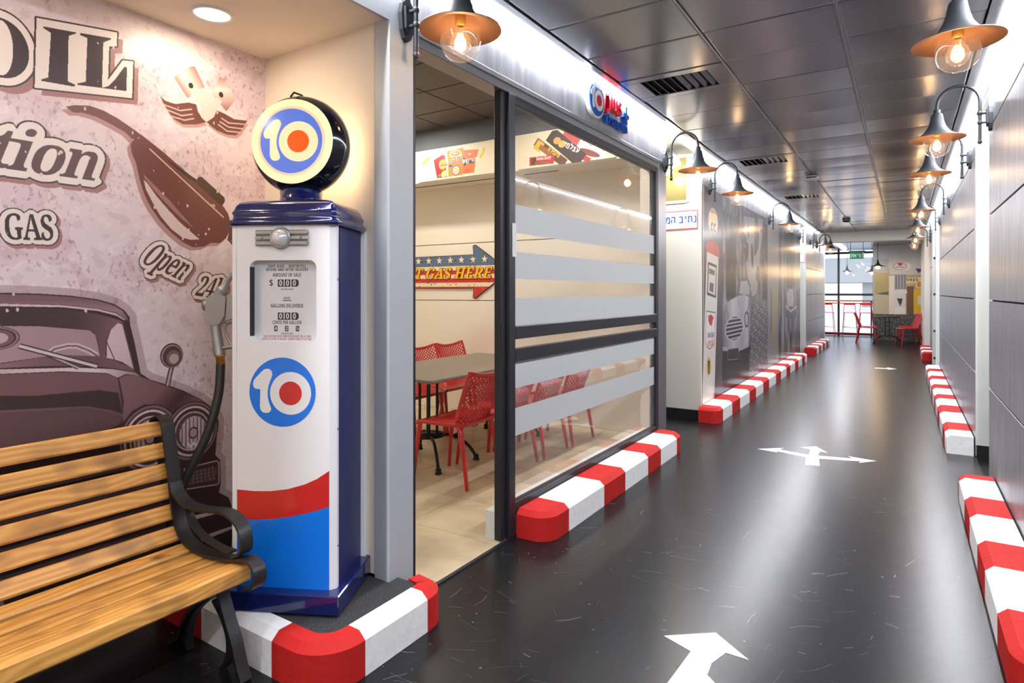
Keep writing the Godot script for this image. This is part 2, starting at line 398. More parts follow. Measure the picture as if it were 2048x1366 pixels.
# outlines of a word: baseline starts at the origin of xf, capitals about 0.71 * size tall
func word(s: String, key: String, size: float, xf := Transform2D(), slant := 0.0, wide := 1.0, gap := 0.0) -> Array:
	var ts := TextServerManager.get_primary_interface()
	var rid: RID = font(key).get_rids()[0]
	var out := []
	var x := 0.0
	for i in s.length():
		var gi := ts.font_get_glyph_index(rid, 64, s.unicode_at(i), 0)
		var d: Dictionary = ts.font_get_glyph_contours(rid, 64, gi)
		var from := 0
		var glyph := []
		if d.has("contours"):
			for e in d.contours:
				var c := PackedVector2Array()
				var n: int = e - from + 1
				for j in n:
					var p: Vector3 = d.points[from + j]
					var nx: Vector3 = d.points[from + (j + 1) % n]
					var pv: Vector3 = d.points[from + (j + n - 1) % n]
					if p.z == 1.0: c.append(Vector2(p.x, p.y))
					else:
						var a := Vector2(pv.x, pv.y) if pv.z == 1.0 else Vector2(pv.x + p.x, pv.y + p.y) / 2
						var b := Vector2(nx.x, nx.y) if nx.z == 1.0 else Vector2(nx.x + p.x, nx.y + p.y) / 2
						c.append(a.lerp(Vector2(p.x, p.y), .5).lerp(Vector2(p.x, p.y).lerp(b, .5), .5))
						if nx.z != 1.0: c.append(b)
				from = e + 1
				var r := PackedVector2Array()
				for p in c:
					var u := Vector2(p.x, -p.y) / 64.0 * size
					r.append(xf * Vector2((u.x + x) * wide + u.y * slant, u.y))
				glyph.append(r)
		out.append(glyph)
		x += ts.font_get_glyph_advance(rid, 64, gi).x / 64.0 * size + gap
	return out

func word_length(s: String, key: String, size: float, wide := 1.0, gap := 0.0) -> float:
	var ts := TextServerManager.get_primary_interface()
	var rid: RID = font(key).get_rids()[0]
	var x := 0.0
	for i in s.length(): x += ts.font_get_glyph_advance(rid, 64, ts.font_get_glyph_index(rid, 64, s.unicode_at(i), 0)).x / 64.0 * size + gap
	return x * wide

func write(a: Art, s: String, key: String, size: float, at: Vector2, c: Color, rot := 0.0, slant := 0.0, wide := 1.0, gap := 0.0, centre := false):
	if centre: at -= Vector2(word_length(s, key, size, wide, gap) / 2, 0).rotated(rot)
	for g in word(s, key, size, Transform2D(rot, at), slant, wide, gap): if g: a.fill(g, c)

# lettering with rings round it, the widest ring first
func ringed(a: Art, s: String, key: String, size: float, at: Vector2, c: Color, rings: Array, rot := 0.0, slant := 0.0, wide := 1.0, gap := 0.0):
	var gs := word(s, key, size, Transform2D(rot, at), slant, wide, gap)
	for r in rings:
		for g in gs:
			for cn in g:
				for f in Geometry2D.offset_polygon(cn, r[0], Geometry2D.JOIN_ROUND):
					var mv := PackedVector2Array()
					for p in f: mv.append(p + (r[2] if r.size() > 2 else Vector2.ZERO))
					a.fill([mv], r[1])
	for g in gs: if g: a.fill(g, c)

func hebrew_strokes(s: String, size: float, at: Vector2, rot := 0.0) -> Array:
	var out := []
	var x := 0.0
	for i in s.length():
		var ch := s.substr(i, 1)
		if not HEB.has(ch):
			x += .45 * size
			continue
		for l in HEB[ch][1]:
			var p := []
			for v in flat(l): p.append(at + (Vector2(x, 0) + v * size).rotated(rot))
			out.append(p)
		x += (HEB[ch][0] + .17) * size
	return out

func hebrew(a: Art, s: String, size: float, at: Vector2, c: Color, rot := 0.0, fat := .19):
	for l in hebrew_strokes(s, size, at, rot): a.line(l, size * fat, c)

# ---------------------------------------------------------------- materials
func mat(c: Color, rough := .6, metal := 0.0, called := "") -> StandardMaterial3D:
	var m := StandardMaterial3D.new()
	m.albedo_color = c; m.roughness = rough; m.metallic = metal
	m.resource_name = called
	return m

func noise(seed_: int, freq: float, oct := 4, kind := FastNoiseLite.TYPE_SIMPLEX_SMOOTH) -> FastNoiseLite:
	var n := FastNoiseLite.new()
	n.seed = seed_; n.frequency = freq; n.fractal_octaves = oct; n.noise_type = kind
	return n

# noise that repeats without seams, 0..1
func noise_field(n: FastNoiseLite, size: int) -> PackedFloat32Array:
	var f := PackedFloat32Array()
	f.resize(size * size)
	var b := size / 4
	for y in size:
		var ty := maxf(0.0, float(y - size + b) / b)
		for x in size:
			var v := n.get_noise_2d(x, y)
			var tx := maxf(0.0, float(x - size + b) / b)
			if tx > 0.0: v = lerpf(v, n.get_noise_2d(x - size, y), tx)
			if ty > 0.0:
				var u := n.get_noise_2d(x, y - size)
				if tx > 0.0: u = lerpf(u, n.get_noise_2d(x - size, y - size), tx)
				v = lerpf(v, u, ty)
			f[y * size + x] = clampf(v * .75 + .5, 0.0, 1.0)
	return f

func noise_tex(n: FastNoiseLite, ramp: Array, size := 256) -> ImageTexture:
	var f := noise_field(n, size)
	var px := PackedByteArray()
	px.resize(size * size * 3)
	var table := []
	for i in 256:
		var t := i / 255.0
		var c := Color(t, t, t)
		if ramp:
			var k := t * (ramp.size() - 1)
			var m := mini(int(k), ramp.size() - 2)
			c = ramp[m].lerp(ramp[m + 1], k - m)
		table.append([clampi(int(c.r * 255), 0, 255), clampi(int(c.g * 255), 0, 255), clampi(int(c.b * 255), 0, 255)])
	for i in size * size:
		var c: Array = table[int(f[i] * 255)]
		px[i * 3] = c[0]; px[i * 3 + 1] = c[1]; px[i * 3 + 2] = c[2]
	return ImageTexture.create_from_image(Image.create_from_data(size, size, false, Image.FORMAT_RGB8, px))

func tri_map(m: StandardMaterial3D, sc: Vector3):
	m.uv1_triplanar = true; m.uv1_world_triplanar = true; m.uv1_scale = sc

func rgb(r: float, g: float, b: float) -> Color:
	return Color(r / 255.0, g / 255.0, b / 255.0)

# ---------------------------------------------------------------- objects
func numbered(n: String) -> String:
	taken[n] = taken.get(n, -1) + 1
	return n if taken[n] == 0 else "%s_%03d" % [n, taken[n]]

func tag(o: Node, label: String, category: String, group := "", kind := ""):
	if label: o.set_meta("label", label)
	if category: o.set_meta("category", category)
	if group: o.set_meta("group", group)
	if kind: o.set_meta("kind", kind)

func thing(called: String, label: String, category: String, at := Vector3.ZERO, turn := 0.0, group := "") -> Node3D:
	var o := Node3D.new()
	o.name = numbered(called)
	add_child(o)
	o.position = at; o.rotation.y = turn
	tag(o, label, category, group)
	return o

func put(called: String, mesh: Mesh, m: Material, parent: Node = null, label := "") -> MeshInstance3D:
	var o := MeshInstance3D.new()
	o.mesh = mesh
	o.material_override = m
	o.name = called if parent else numbered(called)
	(parent if parent else self).add_child(o, true)
	if label: o.set_meta("label", label)
	return o

func part(called: String, g: Geo, m: Material, parent: Node = null, label := "") -> MeshInstance3D:
	return put(called, g.done(), m, parent, label)

func setting(called: String, label: String, category: String) -> Node3D:
	var o := thing(called, label, category)
	o.set_meta("kind", "structure")
	return o

func slab(called: String, a: Vector3, b: Vector3, m: Material, parent: Node, bevel := 0.0) -> MeshInstance3D:
	var g := Geo.new()
	g.span(a, b, bevel)
	return part(called, g, m, parent)

func another(o: Node3D, called: String, at: Vector3, turn: float, label: String) -> Node3D:
	var c: Node3D = o.duplicate()
	c.name = numbered(called)
	add_child(c)
	c.position = at; c.rotation.y = turn
	if label: c.set_meta("label", label)
	return c

func _ready():
	rng.seed = 7
	# ---- camera: level, lens shifted down so that uprights stay upright
	var cam := Camera3D.new()
	cam.name = "camera"
	add_child(cam)
	cam.projection = Camera3D.PROJECTION_FRUSTUM
	cam.near = .05
	cam.far = 200.0
	cam.size = 1366.0 / 1220.0 * cam.near
	cam.frustum_offset = Vector2(0, -99.0 / 1220.0 * cam.near)
	cam.position = Vector3(0, 1.4, 0)
	cam.rotation_degrees.y = 32.726
	cam.current = true
	# ---- sky and exposure
	var we := WorldEnvironment.new()
	we.name = "surroundings"
	var e := Environment.new()
	e.background_mode = Environment.BG_SKY
	var sk := ProceduralSkyMaterial.new()
	sk.sky_top_color = rgb(196, 212, 236); sk.sky_horizon_color = rgb(226, 233, 245)
	sk.ground_horizon_color = rgb(214, 220, 230); sk.ground_bottom_color = rgb(150, 152, 158)
	sk.sky_energy_multiplier = 1.0
	sk.ground_energy_multiplier = 1.0
	e.sky = Sky.new()
	e.sky.sky_material = sk
	e.background_energy_multiplier = 2.7
	e.tonemap_mode = Environment.TONE_MAPPER_LINEAR
	e.tonemap_exposure = 1.16
	e.sdfgi_enabled = true; e.ssao_enabled = true; e.ssil_enabled = true
	we.environment = e
	add_child(we)
	# ---- the long lights along the ceiling edges
	for z in [2.0, -2.0, -6.0, -10.0, -14.0]:
		strip_light(Vector3(-1.849, 2.872, z - .4), 4.0, 6.6)
		strip_light(Vector3(.490, 2.872, z - .4), 4.0, 7.8)
	# daylight falls in through the window wall at the far end
	make_materials()
	floors()
	walls()
	ceilings()
	shopfront()
	far_end()
	kerbs()
	gas_pump()
	bench()
	wall_lamps()
	break_room()
	fittings()
	outside()

func strip_light(at: Vector3, length: float, energy: float):
	var l := AreaLight3D.new()
	l.name = "strip_glow"
	l.area_size = Vector2(.03, length)
	l.light_energy = energy
	l.light_color = rgb(246, 247, 255)
	l.shadow_enabled = true
	l.position = at
	l.rotation_degrees.x = -90
	l.area_range = 30.0
	add_child(l, true)

func make_materials():
	# black resin floor, scuffed by trolleys and shoes
	var fa := Art.new(Vector2.ZERO, Vector2(4, 4), 512, rgb(20, 20, 22))
	var cloud := noise_tex(noise(11, .024, 4), [], 512).get_image()
	var fine := noise_tex(noise(12, .18, 3), [], 512).get_image()
	cloud.convert(Image.FORMAT_L8); fine.convert(Image.FORMAT_L8)
	cloud.resize(2048, 2048, Image.INTERPOLATE_BILINEAR); fine.resize(2048, 2048, Image.INTERPOLATE_BILINEAR)
	var cd := cloud.get_data()
	var fd := fine.get_data()
	var px := PackedByteArray()
	px.resize(2048 * 2048 * 3)
	for i in 2048 * 2048:
		var v := 17 + (cd[i] + fd[i] + (i * 7919 + (i >> 11) * 104729) % 61) / 34
		var j := i * 3
		px[j] = v; px[j + 1] = v; px[j + 2] = v + 1
	fa.im = Image.create_from_data(2048, 2048, false, Image.FORMAT_RGB8, px)
	for i in 1100:
		var p := Vector2(rng.randf() * 4, rng.randf() * 4)
		var a := rng.randfn(.5, .7)
		var len := absf(rng.randfn(.02, .06)) + .012
		var d := Vector2(cos(a), sin(a)) * len
		var bow := Vector2(-d.y, d.x) * rng.randfn(0, .05)
		var g := rng.randf_range(90, 150) if i % 5 == 0 else rng.randf_range(44, 76)
		fa.line([p, p + d * .5 + bow, p + d], rng.randf_range(.0014, .0026), rgb(g, g, g + 2))
	for i in 160:
		var p := Vector2(rng.randf() * 4, rng.randf() * 4)
		var g := rng.randf_range(60, 110)
		fa.ellipse(p, Vector2(rng.randf_range(.002, .008), rng.randf_range(.002, .005)), rgb(g, g, g), rng.randf() * 3)
	M.floor = mat(Color.WHITE, .27, 0, "black resin floor")
	M.floor.albedo_texture = fa.texture()
	M.floor.metallic_specular = .34
	tri_map(M.floor, Vector3(.25, .25, .25))
	M.asphalt = mat(rgb(60, 60, 62), .9, 0, "coarse asphalt fill")
	M.asphalt.albedo_texture = noise_tex(noise(15, 0.32, 4), [Color(.25, .25, .25), Color(.7, .7, .7), Color(1.6, 1.6, 1.6)], 256)
	tri_map(M.asphalt, Vector3(1.6, 1.6, 1.6))
	# brushed grey sheet metal: streaks run down the wall
	M.sheet = mat(rgb(176, 177, 181), 1.0, .5, "brushed grey sheet")
	M.sheet.albedo_texture = noise_tex(noise(21, 0.024, 5), [Color(.78, .78, .79), Color(.88, .88, .89), Color(1, 1, 1)], 512)
	M.sheet.roughness_texture = noise_tex(noise(22, 0.032, 5), [Color(.30, .30, .30), Color(.44, .44, .44)], 512)
	M.sheet.roughness_texture_channel = BaseMaterial3D.TEXTURE_CHANNEL_RED
	tri_map(M.sheet, Vector3(.9, .12, .9))
	M.column = mat(rgb(178, 183, 187), .5, .1, "grey painted column")
	M.ceiling = mat(rgb(138, 140, 146), .22, .72, "steel ceiling panel")
	M.trim = mat(rgb(150, 151, 155), .35, .85, "aluminium trim")
	M.dark_gap = mat(rgb(28, 28, 30), .9, 0, "dark backing")
	M.cream = mat(rgb(238, 230, 213), .7, 0, "cream paint")
	M.niche = mat(rgb(232, 221, 204), .75, 0, "niche paint")
	M.white = mat(rgb(226, 230, 226), .6, 0, "off-white paint")
	M.pale = mat(rgb(232, 230, 220), .62, 0, "pale paint")
	M.black = mat(rgb(24, 24, 25), .55, 0, "black skirting")
	M.frame = mat(rgb(46, 48, 53), .42, .4, "charcoal frame")
	M.cable = mat(rgb(20, 20, 22), .5, 0, "black rubber")
	M.cable.clearcoat_enabled = true
	M.cable.clearcoat = .3
	# kerb paint over rough render
	var bump := noise_tex(noise(31, 0.06, 5), [], 256)
	var wear := noise_tex(noise(32, 0.04, 5), [Color(.95, .95, .945), Color(.99, .99, .99), Color(1, 1, 1)], 256)
	for k in [["kerb_red", rgb(182, 34, 31)], ["kerb_white", rgb(240, 240, 239)]]:
		var m := mat(k[1], .68, 0, k[0])
		m.metallic_specular = .3
		m.albedo_texture = wear
		m.heightmap_enabled = true
		m.heightmap_texture = bump
		m.heightmap_scale = .2
		tri_map(m, Vector3(1.5, 1.5, 1.5))
		M[k[0]] = m
	# lamps
	M.iron = mat(rgb(46, 49, 53), .55, .3, "dark grey lamp iron")
	M.copper = mat(rgb(124, 86, 60), .55, .3, "copper inside of shade")
	M.clear = mat(Color(1, 1, 1, .02), .03, 0, "clear glass")
	M.clear.transparency = BaseMaterial3D.TRANSPARENCY_ALPHA
	M.bulb_glass = mat(Color(1, .93, .82, .012), .03, 0, "bulb glass")
	M.bulb_glass.transparency = BaseMaterial3D.TRANSPARENCY_ALPHA
	M.brass = mat(rgb(200, 160, 80), .35, .8, "brass socket")
	M.filament = glow(rgb(255, 190, 104), 22.0, "filament")
	M.led = glow(rgb(240, 245, 255), 3.2, "white diffuser")
	M.room_led = glow(rgb(255, 244, 224), 4.0, "warm diffuser")
	# glazing
	M.pane = mat(Color(.93, .96, .95, .08), .02, 0, "window pane")
	M.pane.transparency = BaseMaterial3D.TRANSPARENCY_ALPHA
	M.frost = mat(Color(.80, .82, .82, .9), .5, 0, "frosted film")
	M.frost.transparency = BaseMaterial3D.TRANSPARENCY_ALPHA
	# timber of the bench
	for i in 4:
		var m := mat(Color.WHITE, .45, 0, "oiled pine")
		m.albedo_texture = timber(40 + i * 7)
		m.clearcoat_enabled = true
		m.clearcoat = .25; m.clearcoat_roughness = .35
		M["pine%d" % i] = m
	M.bench_iron = mat(rgb(40, 40, 41), .42, .3, "cast iron")
	M.bench_iron.heightmap_enabled = true
	M.bench_iron.heightmap_texture = bump
	M.bench_iron.heightmap_scale = .08
	tri_map(M.bench_iron, Vector3(6, 6, 6))
	# enamel of the pump
	M.enamel = gloss(rgb(236, 237, 239), .3)
	M.navy = gloss(rgb(16, 27, 84), .12)
	M.navy_satin = mat(rgb(16, 27, 84), .42, 0, "satin navy panel")
	M.logo_blue = gloss(rgb(0, 116, 226), .3)
	M.logo_red = gloss(rgb(196, 32, 32), .3)
	M.zinc = mat(rgb(165, 167, 168), .38, .75, "cast zinc")
	M.chrome = mat(rgb(200, 202, 205), .12, 1.0, "chrome")
	M.ink = mat(rgb(36, 34, 32), .6, 0, "black print")
	M.red_plastic = gloss(rgb(196, 14, 24), .34)
	M.table = mat(rgb(122, 112, 101), .38, 0, "taupe table top")
	M.wood_rail = mat(rgb(140, 88, 52), .5, 0, "brown counter wood")
	M.letter_red = gloss(rgb(206, 34, 48), .2)
	M.letter_blue = gloss(rgb(20, 92, 190), .2)
	M.arrow_white = mat(rgb(226, 226, 224), .5, 0, "white floor paint")
	M.arrow_white.albedo_texture = wear
	tri_map(M.arrow_white, Vector3(2, 2, 2))

func glow(c: Color, k: float, called: String) -> StandardMaterial3D:
	var m := mat(c, .5, 0, called)
	m.emission_enabled = true
	m.emission = c
	m.emission_energy_multiplier = k
	return m

func gloss(c: Color, r: float) -> StandardMaterial3D:
	var m := mat(c, r, 0, "gloss paint")
	m.clearcoat_enabled = true
	m.clearcoat = .5; m.clearcoat_roughness = .08
	return m

# pine board: grain along the length, a few knots
func timber(sd: int) -> ImageTexture:
	var w := 1024
	var h := 128
	var im := Image.create(w, h, false, Image.FORMAT_RGB8)
	var n1 := noise(sd, .004, 3)
	var n2 := noise(sd + 1, .09, 3)
	var n3 := noise(sd + 2, .008, 2)
	var r := RandomNumberGenerator.new()
	r.seed = sd
	var knots := []
	for i in 3: knots.append(Vector2(r.randf() * w, r.randf_range(20, 108)))
	var a := rgb(232, 178, 96)
	var b := rgb(190, 128, 56)
	var c := rgb(96, 62, 30)
	for y in h:
		for x in w:
			var dy := 0.0
			var kn := 0.0
			for k in knots:
				var dx: float = (x - k.x) * .5
				var d2: float = dx * dx + (y - k.y) * (y - k.y)
				dy += signf(y - k.y) * 14.0 * exp(-d2 / 900.0)
				kn = maxf(kn, exp(-d2 / 45.0))
			var g := sin((y + dy) * .55 + n1.get_noise_2d(x * .5, y * 2.0) * 9.0) * .5 + .5
			var f := n2.get_noise_2d(x * .05, y * 2.6) * .7 + .5
			var s := clampf(n3.get_noise_2d(x, y * 1.5) * 1.4, 0, 1)
			var col := a.lerp(b, clampf(g * .55 + f * .35, 0, 1)).lerp(c, s * .42).lerp(c, kn * .85)
			im.set_pixel(x, y, col)
	return ImageTexture.create_from_image(im)

# ---------------------------------------------------------------- the setting
func floors():
	var f := setting("floor", "glossy scuffed black resin floor running down the corridor", "floor")
	slab("resin_slab", Vector3(-6.3, -.12, 3.2), Vector3(1.75, 0, -22.6), M.floor, f)
	# tiles of the break room
	var t := setting("floor", "beige square stone tiles of the break room", "floor")
	for i in 3:
		var m := mat(rgb(226, 208, 172), 1.0, 0, "beige tile")
		m.albedo_texture = noise_tex(noise(50 + i, 0.012, 5), [Color(.80, .79, .77), Color(.93, .93, .92), Color(1, 1, 1)], 256)
		m.roughness_texture = noise_tex(noise(55, .01, 3), [Color(.3, .3, .3), Color(.42, .42, .42)], 256)
		m.roughness_texture_channel = BaseMaterial3D.TEXTURE_CHANNEL_RED
		tri_map(m, Vector3(.7, .7, .7))
		M["tile%d" % i] = m
	slab("grout", Vector3(-6.0, 0, -2.09), Vector3(-1.885, .005, -5.72), mat(rgb(150, 134, 108), .9), t)
	var xs := [-1.887, -2.525, -3.165, -3.805, -4.445, -5.085, -5.725, -6.0]
	var zs := [-2.09, -2.27, -2.775, -3.28, -3.785, -4.29, -4.795, -5.3, -5.72]
	var k := 0
	for i in xs.size() - 1:
		for j in zs.size() - 1:
			var g := Geo.new()
			g.span(Vector3(xs[i] - .0015, .002, zs[j] - .0015), Vector3(xs[i + 1] + .0015, .008, zs[j + 1] + .0015), .001)
			part("floor_tile", g, M["tile%d" % (k % 3)], t)
			k += 1
		k += 1
	slab("threshold_strip", Vector3(-1.886, 0, -2.06), Vector3(-1.866, .009, -2.93), M.frame, t)
	# arrows painted on the floor
	var arrow := func(label: String, p: Array):
		var g := Geo.new()
		g.prism(PackedVector2Array(flat(p)), .0015, Transform3D(Basis(Vector3(1, 0, 0), Vector3(0, 0, -1), Vector3(0, 1, 0)), Vector3.ZERO))
		var o := part("floor_arrow", g, M.arrow_white)
		tag(o, label, "floor marking")
	arrow.call("white painted floor arrow pointing straight on, beside the shop doorway", [-.712, 1.9, -.60, 1.9, -.60, 2.12, -.45, 2.15, -.45, 2.21, -.56, 2.22, -.605, 2.26, -.61, 2.34, -.581, 2.439, -.498, 2.439, -.651, 2.56, -.822, 2.423, -.698, 2.375, -.712, 2.138])
	arrow.call("white three-way floor arrow between the two side passages", [-.674, 5.435, -.572, 5.47, -.60, 5.70, -.30, 5.80, -.31, 5.74, -.195, 5.88, -.40, 5.92, -.36, 5.86, -.62, 5.80, -.62, 5.96, -.56, 5.955, -.671, 6.14, -.79, 6.03, -.70, 5.99, -.69, 5.79, -.93, 5.84, -.91, 5.92, -1.10, 5.76, -.93, 5.73, -.94, 5.77, -.70, 5.69])
	arrow.call("small white floor arrow far down the corridor near the red chairs", [-.45, 13.0, -.25, 13.02, -.25, 12.92, -.11, 13.1, -.27, 13.3, -.25, 13.16, -.45, 13.12])

func sheet_wall(parent: Node, x: float, z0: float, z1: float, lengths: int, side: float, y0 := 0.0):
	# metal sheets hung in rows on a dark backing; side = +1 when the room lies towards -x
	var ys := [y0, .72, 1.34, 1.945, 2.555, 2.895]
	var step := (z1 - z0) / lengths
	for i in lengths:
		for j in 5:
			var g := Geo.new()
			g.span(Vector3(x, ys[j] + .005, z0 + step * i - .003), Vector3(x + .02 * side, ys[j + 1] - .005, z0 + step * (i + 1) + .003), .002)
			part("metal_sheet", g, M.sheet, parent)

func walls():
	# ---- right side, near stretch
	var w := setting("wall_right", "wall of brushed grey metal sheets along the right of the corridor", "wall")
	slab("backing", Vector3(.53, 0, 3.0), Vector3(.62, 2.9, -5.495), M.dark_gap, w)
	sheet_wall(w, .51, 2.9, -5.5, 3, 1.0)
	slab("white_return", Vector3(.62, 0, -5.3), Vector3(1.62, 2.9, -5.495), M.white, w)
	# ---- right side, far stretch
	w = setting("wall_right", "further wall of grey metal sheets beyond the white passage end", "wall")
	slab("backing", Vector3(.53, 0, -6.5), Vector3(.62, 2.9, -12.75), M.dark_gap, w)
	sheet_wall(w, .51, -6.492, -12.72, 2, 1.0)
	slab("white_return", Vector3(.512, .1, -6.49), Vector3(1.62, 2.9, -6.62), M.white, w)
	var b := setting("baseboard_right", "black skirting under the white passage end", "baseboard")
	slab("skirting", Vector3(.52, 0, -6.492), Vector3(1.62, .1, -6.62), M.black, b)
	w = setting("wall_passage", "white end wall of the passage on the right", "wall")
	slab("end_wall", Vector3(1.62, 0, -5.3), Vector3(1.7, 2.9, -6.62), M.white, w)
	# ---- right side, beyond: narrow white door frame, metal sheets and white wall
	var d := setting("door_1", "narrow white door frame with black hinge studs on the far right", "door")
	slab("door_post", Vector3(.46, 0, -12.76), Vector3(.62, 2.9, -13.05), M.white, d, .004)
	slab("door_leaf", Vector3(.56, 0, -13.05), Vector3(.60, 2.5, -14.1), M.pale, d, .004)
	slab("door_head", Vector3(.50, 2.5, -13.05), Vector3(.62, 2.9, -14.1), M.white, d, .004)
	slab("door_post", Vector3(.46, 0, -14.1), Vector3(.62, 2.9, -14.4), M.white, d, .004)
	for y in [.25, .72, 1.36, 1.99]:
		var g := Geo.new(true)
		g.lathe([Vector2(0, .03), Vector2(.018, .025), Vector2(.022, 0)], Transform3D(Basis(Vector3(0, 0, 1), PI / 2), Vector3(.458, y, -12.9)), 10)
		part("hinge_stud", g, M.black, d)
	w = setting("wall_right", "last short stretch of metal sheets before the sitting area", "wall")
	slab("backing", Vector3(.53, 0, -14.4), Vector3(.62, 2.9, -17.2), M.dark_gap, w)
	sheet_wall(w, .51, -14.42, -17.2, 1, 1.0)
	w = setting("wall_white", "plain white wall beside the sitting area mural", "wall")
	slab("white_wall", Vector3(.40, 0, -17.2), Vector3(.62, 2.9, -20.62), M.pale, w)
	# ---- left side: niche
	w = setting("wall_left", "cream wall and grey column at the end of the bench niche", "wall")
	slab("cream_return", Vector3(-2.73, .16, -1.93), Vector3(-1.96, 3.3, -2.085), M.niche, w)
	slab("foot", Vector3(-2.73, 0, -1.945), Vector3(-1.96, .16, -2.085), M.black, w)
	slab("column_cladding", Vector3(-1.958, 0, -1.922), Vector3(-1.868, 2.9, -2.088), M.column, w, .008)
	w = setting("wall_niche", "back wall of the bench niche", "wall")
	slab("back_wall", Vector3(-2.75, 0, 3.1), Vector3(-2.9, 3.3, -2.085), M.niche, w)
	slab("rear_wall", Vector3(-2.9, 0, 3.0), Vector3(.7, 2.95, 3.1), M.niche, w)
	var mp := part("wall_mural", mural_board(), null)
	mp.material_override = mural_paint()
	tag(mp, "sepia printed mural of a vintage car, nozzle and OIL lettering behind the bench", "mural")
	# ---- left side: passage with the sign
	w = setting("wall_passage", "pale passage wall carrying the framed Hebrew sign", "wall")
	slab("passage_wall", Vector3(-4.2, 0, -6.75), Vector3(-1.872, 2.9, -6.85), M.pale, w)
	slab("passage_end", Vector3(-4.3, 0, -5.8), Vector3(-4.2, 2.9, -6.85), M.pale, w)
	b = setting("baseboard_left", "black skirting under the framed Hebrew sign wall", "baseboard")
	slab("skirting", Vector3(-4.2, 0, -6.735), Vector3(-1.88, .1, -6.75), M.black, b)
	# ---- left side: printed metal sheets
	w = setting("wall_left", "grey metal wall above the printed sheets", "wall")
	slab("backing", Vector3(-2.0, 0, -6.85), Vector3(-1.885, 2.9, -14.35), M.dark_gap, w)
	slab("top_sheet", Vector3(-1.885, 2.585, -6.78), Vector3(-1.868, 2.9, -10.6), M.sheet, w)
	slab("top_sheet", Vector3(-1.885, 2.585, -10.61), Vector3(-1.868, 2.9, -14.3), M.sheet, w)
	printed_wall()
	w = setting("wall_recess", "pale greenish recess after the printed sheets", "wall")
	slab("recess_end", Vector3(-3.0, 0, -15.2), Vector3(-1.872, 2.9, -15.3), M.white, w)
	slab("recess_back", Vector3(-3.1, 0, -14.3), Vector3(-3.0, 2.9, -15.3), M.white, w)
	slab("recess_near", Vector3(-3.0, 0, -14.25), Vector3(-2.0, 2.9, -14.35), M.white, w)
	w = setting("wall_left", "far left wall of plain grey metal sheets", "wall")
	slab("backing", Vector3(-2.0, 0, -15.3), Vector3(-1.89, 2.9, -18.9), M.dark_gap, w)
	sheet_wall(w, -1.868, -15.21, -18.9, 2, -1.0)
	slab("end_post", Vector3(-2.05, 0, -18.9), Vector3(-1.86, 2.9, -19.1), M.pale, w)

func mural_board() -> Geo:
	var g := Geo.new()
	g.uvquad(Vector3(-2.73, 0, .3), Vector3(-2.73, 0, -1.93), Vector3(-2.73, 2.58, -1.93), Vector3(-2.73, 2.58, .3))
	g.quad(Vector3(-2.73, 2.58, .3), Vector3(-2.73, 2.58, -1.93), Vector3(-2.75, 2.58, -1.93), Vector3(-2.75, 2.58, .3))
	g.quad(Vector3(-2.75, 0, .3), Vector3(-2.73, 0, .3), Vector3(-2.73, 2.58, .3), Vector3(-2.75, 2.58, .3))
	return g

func mirrored(p: PackedVector2Array, axis: float) -> PackedVector2Array:
	var r := PackedVector2Array()
	for v in p: r.append(Vector2(2 * axis - v.x, v.y))
	return r

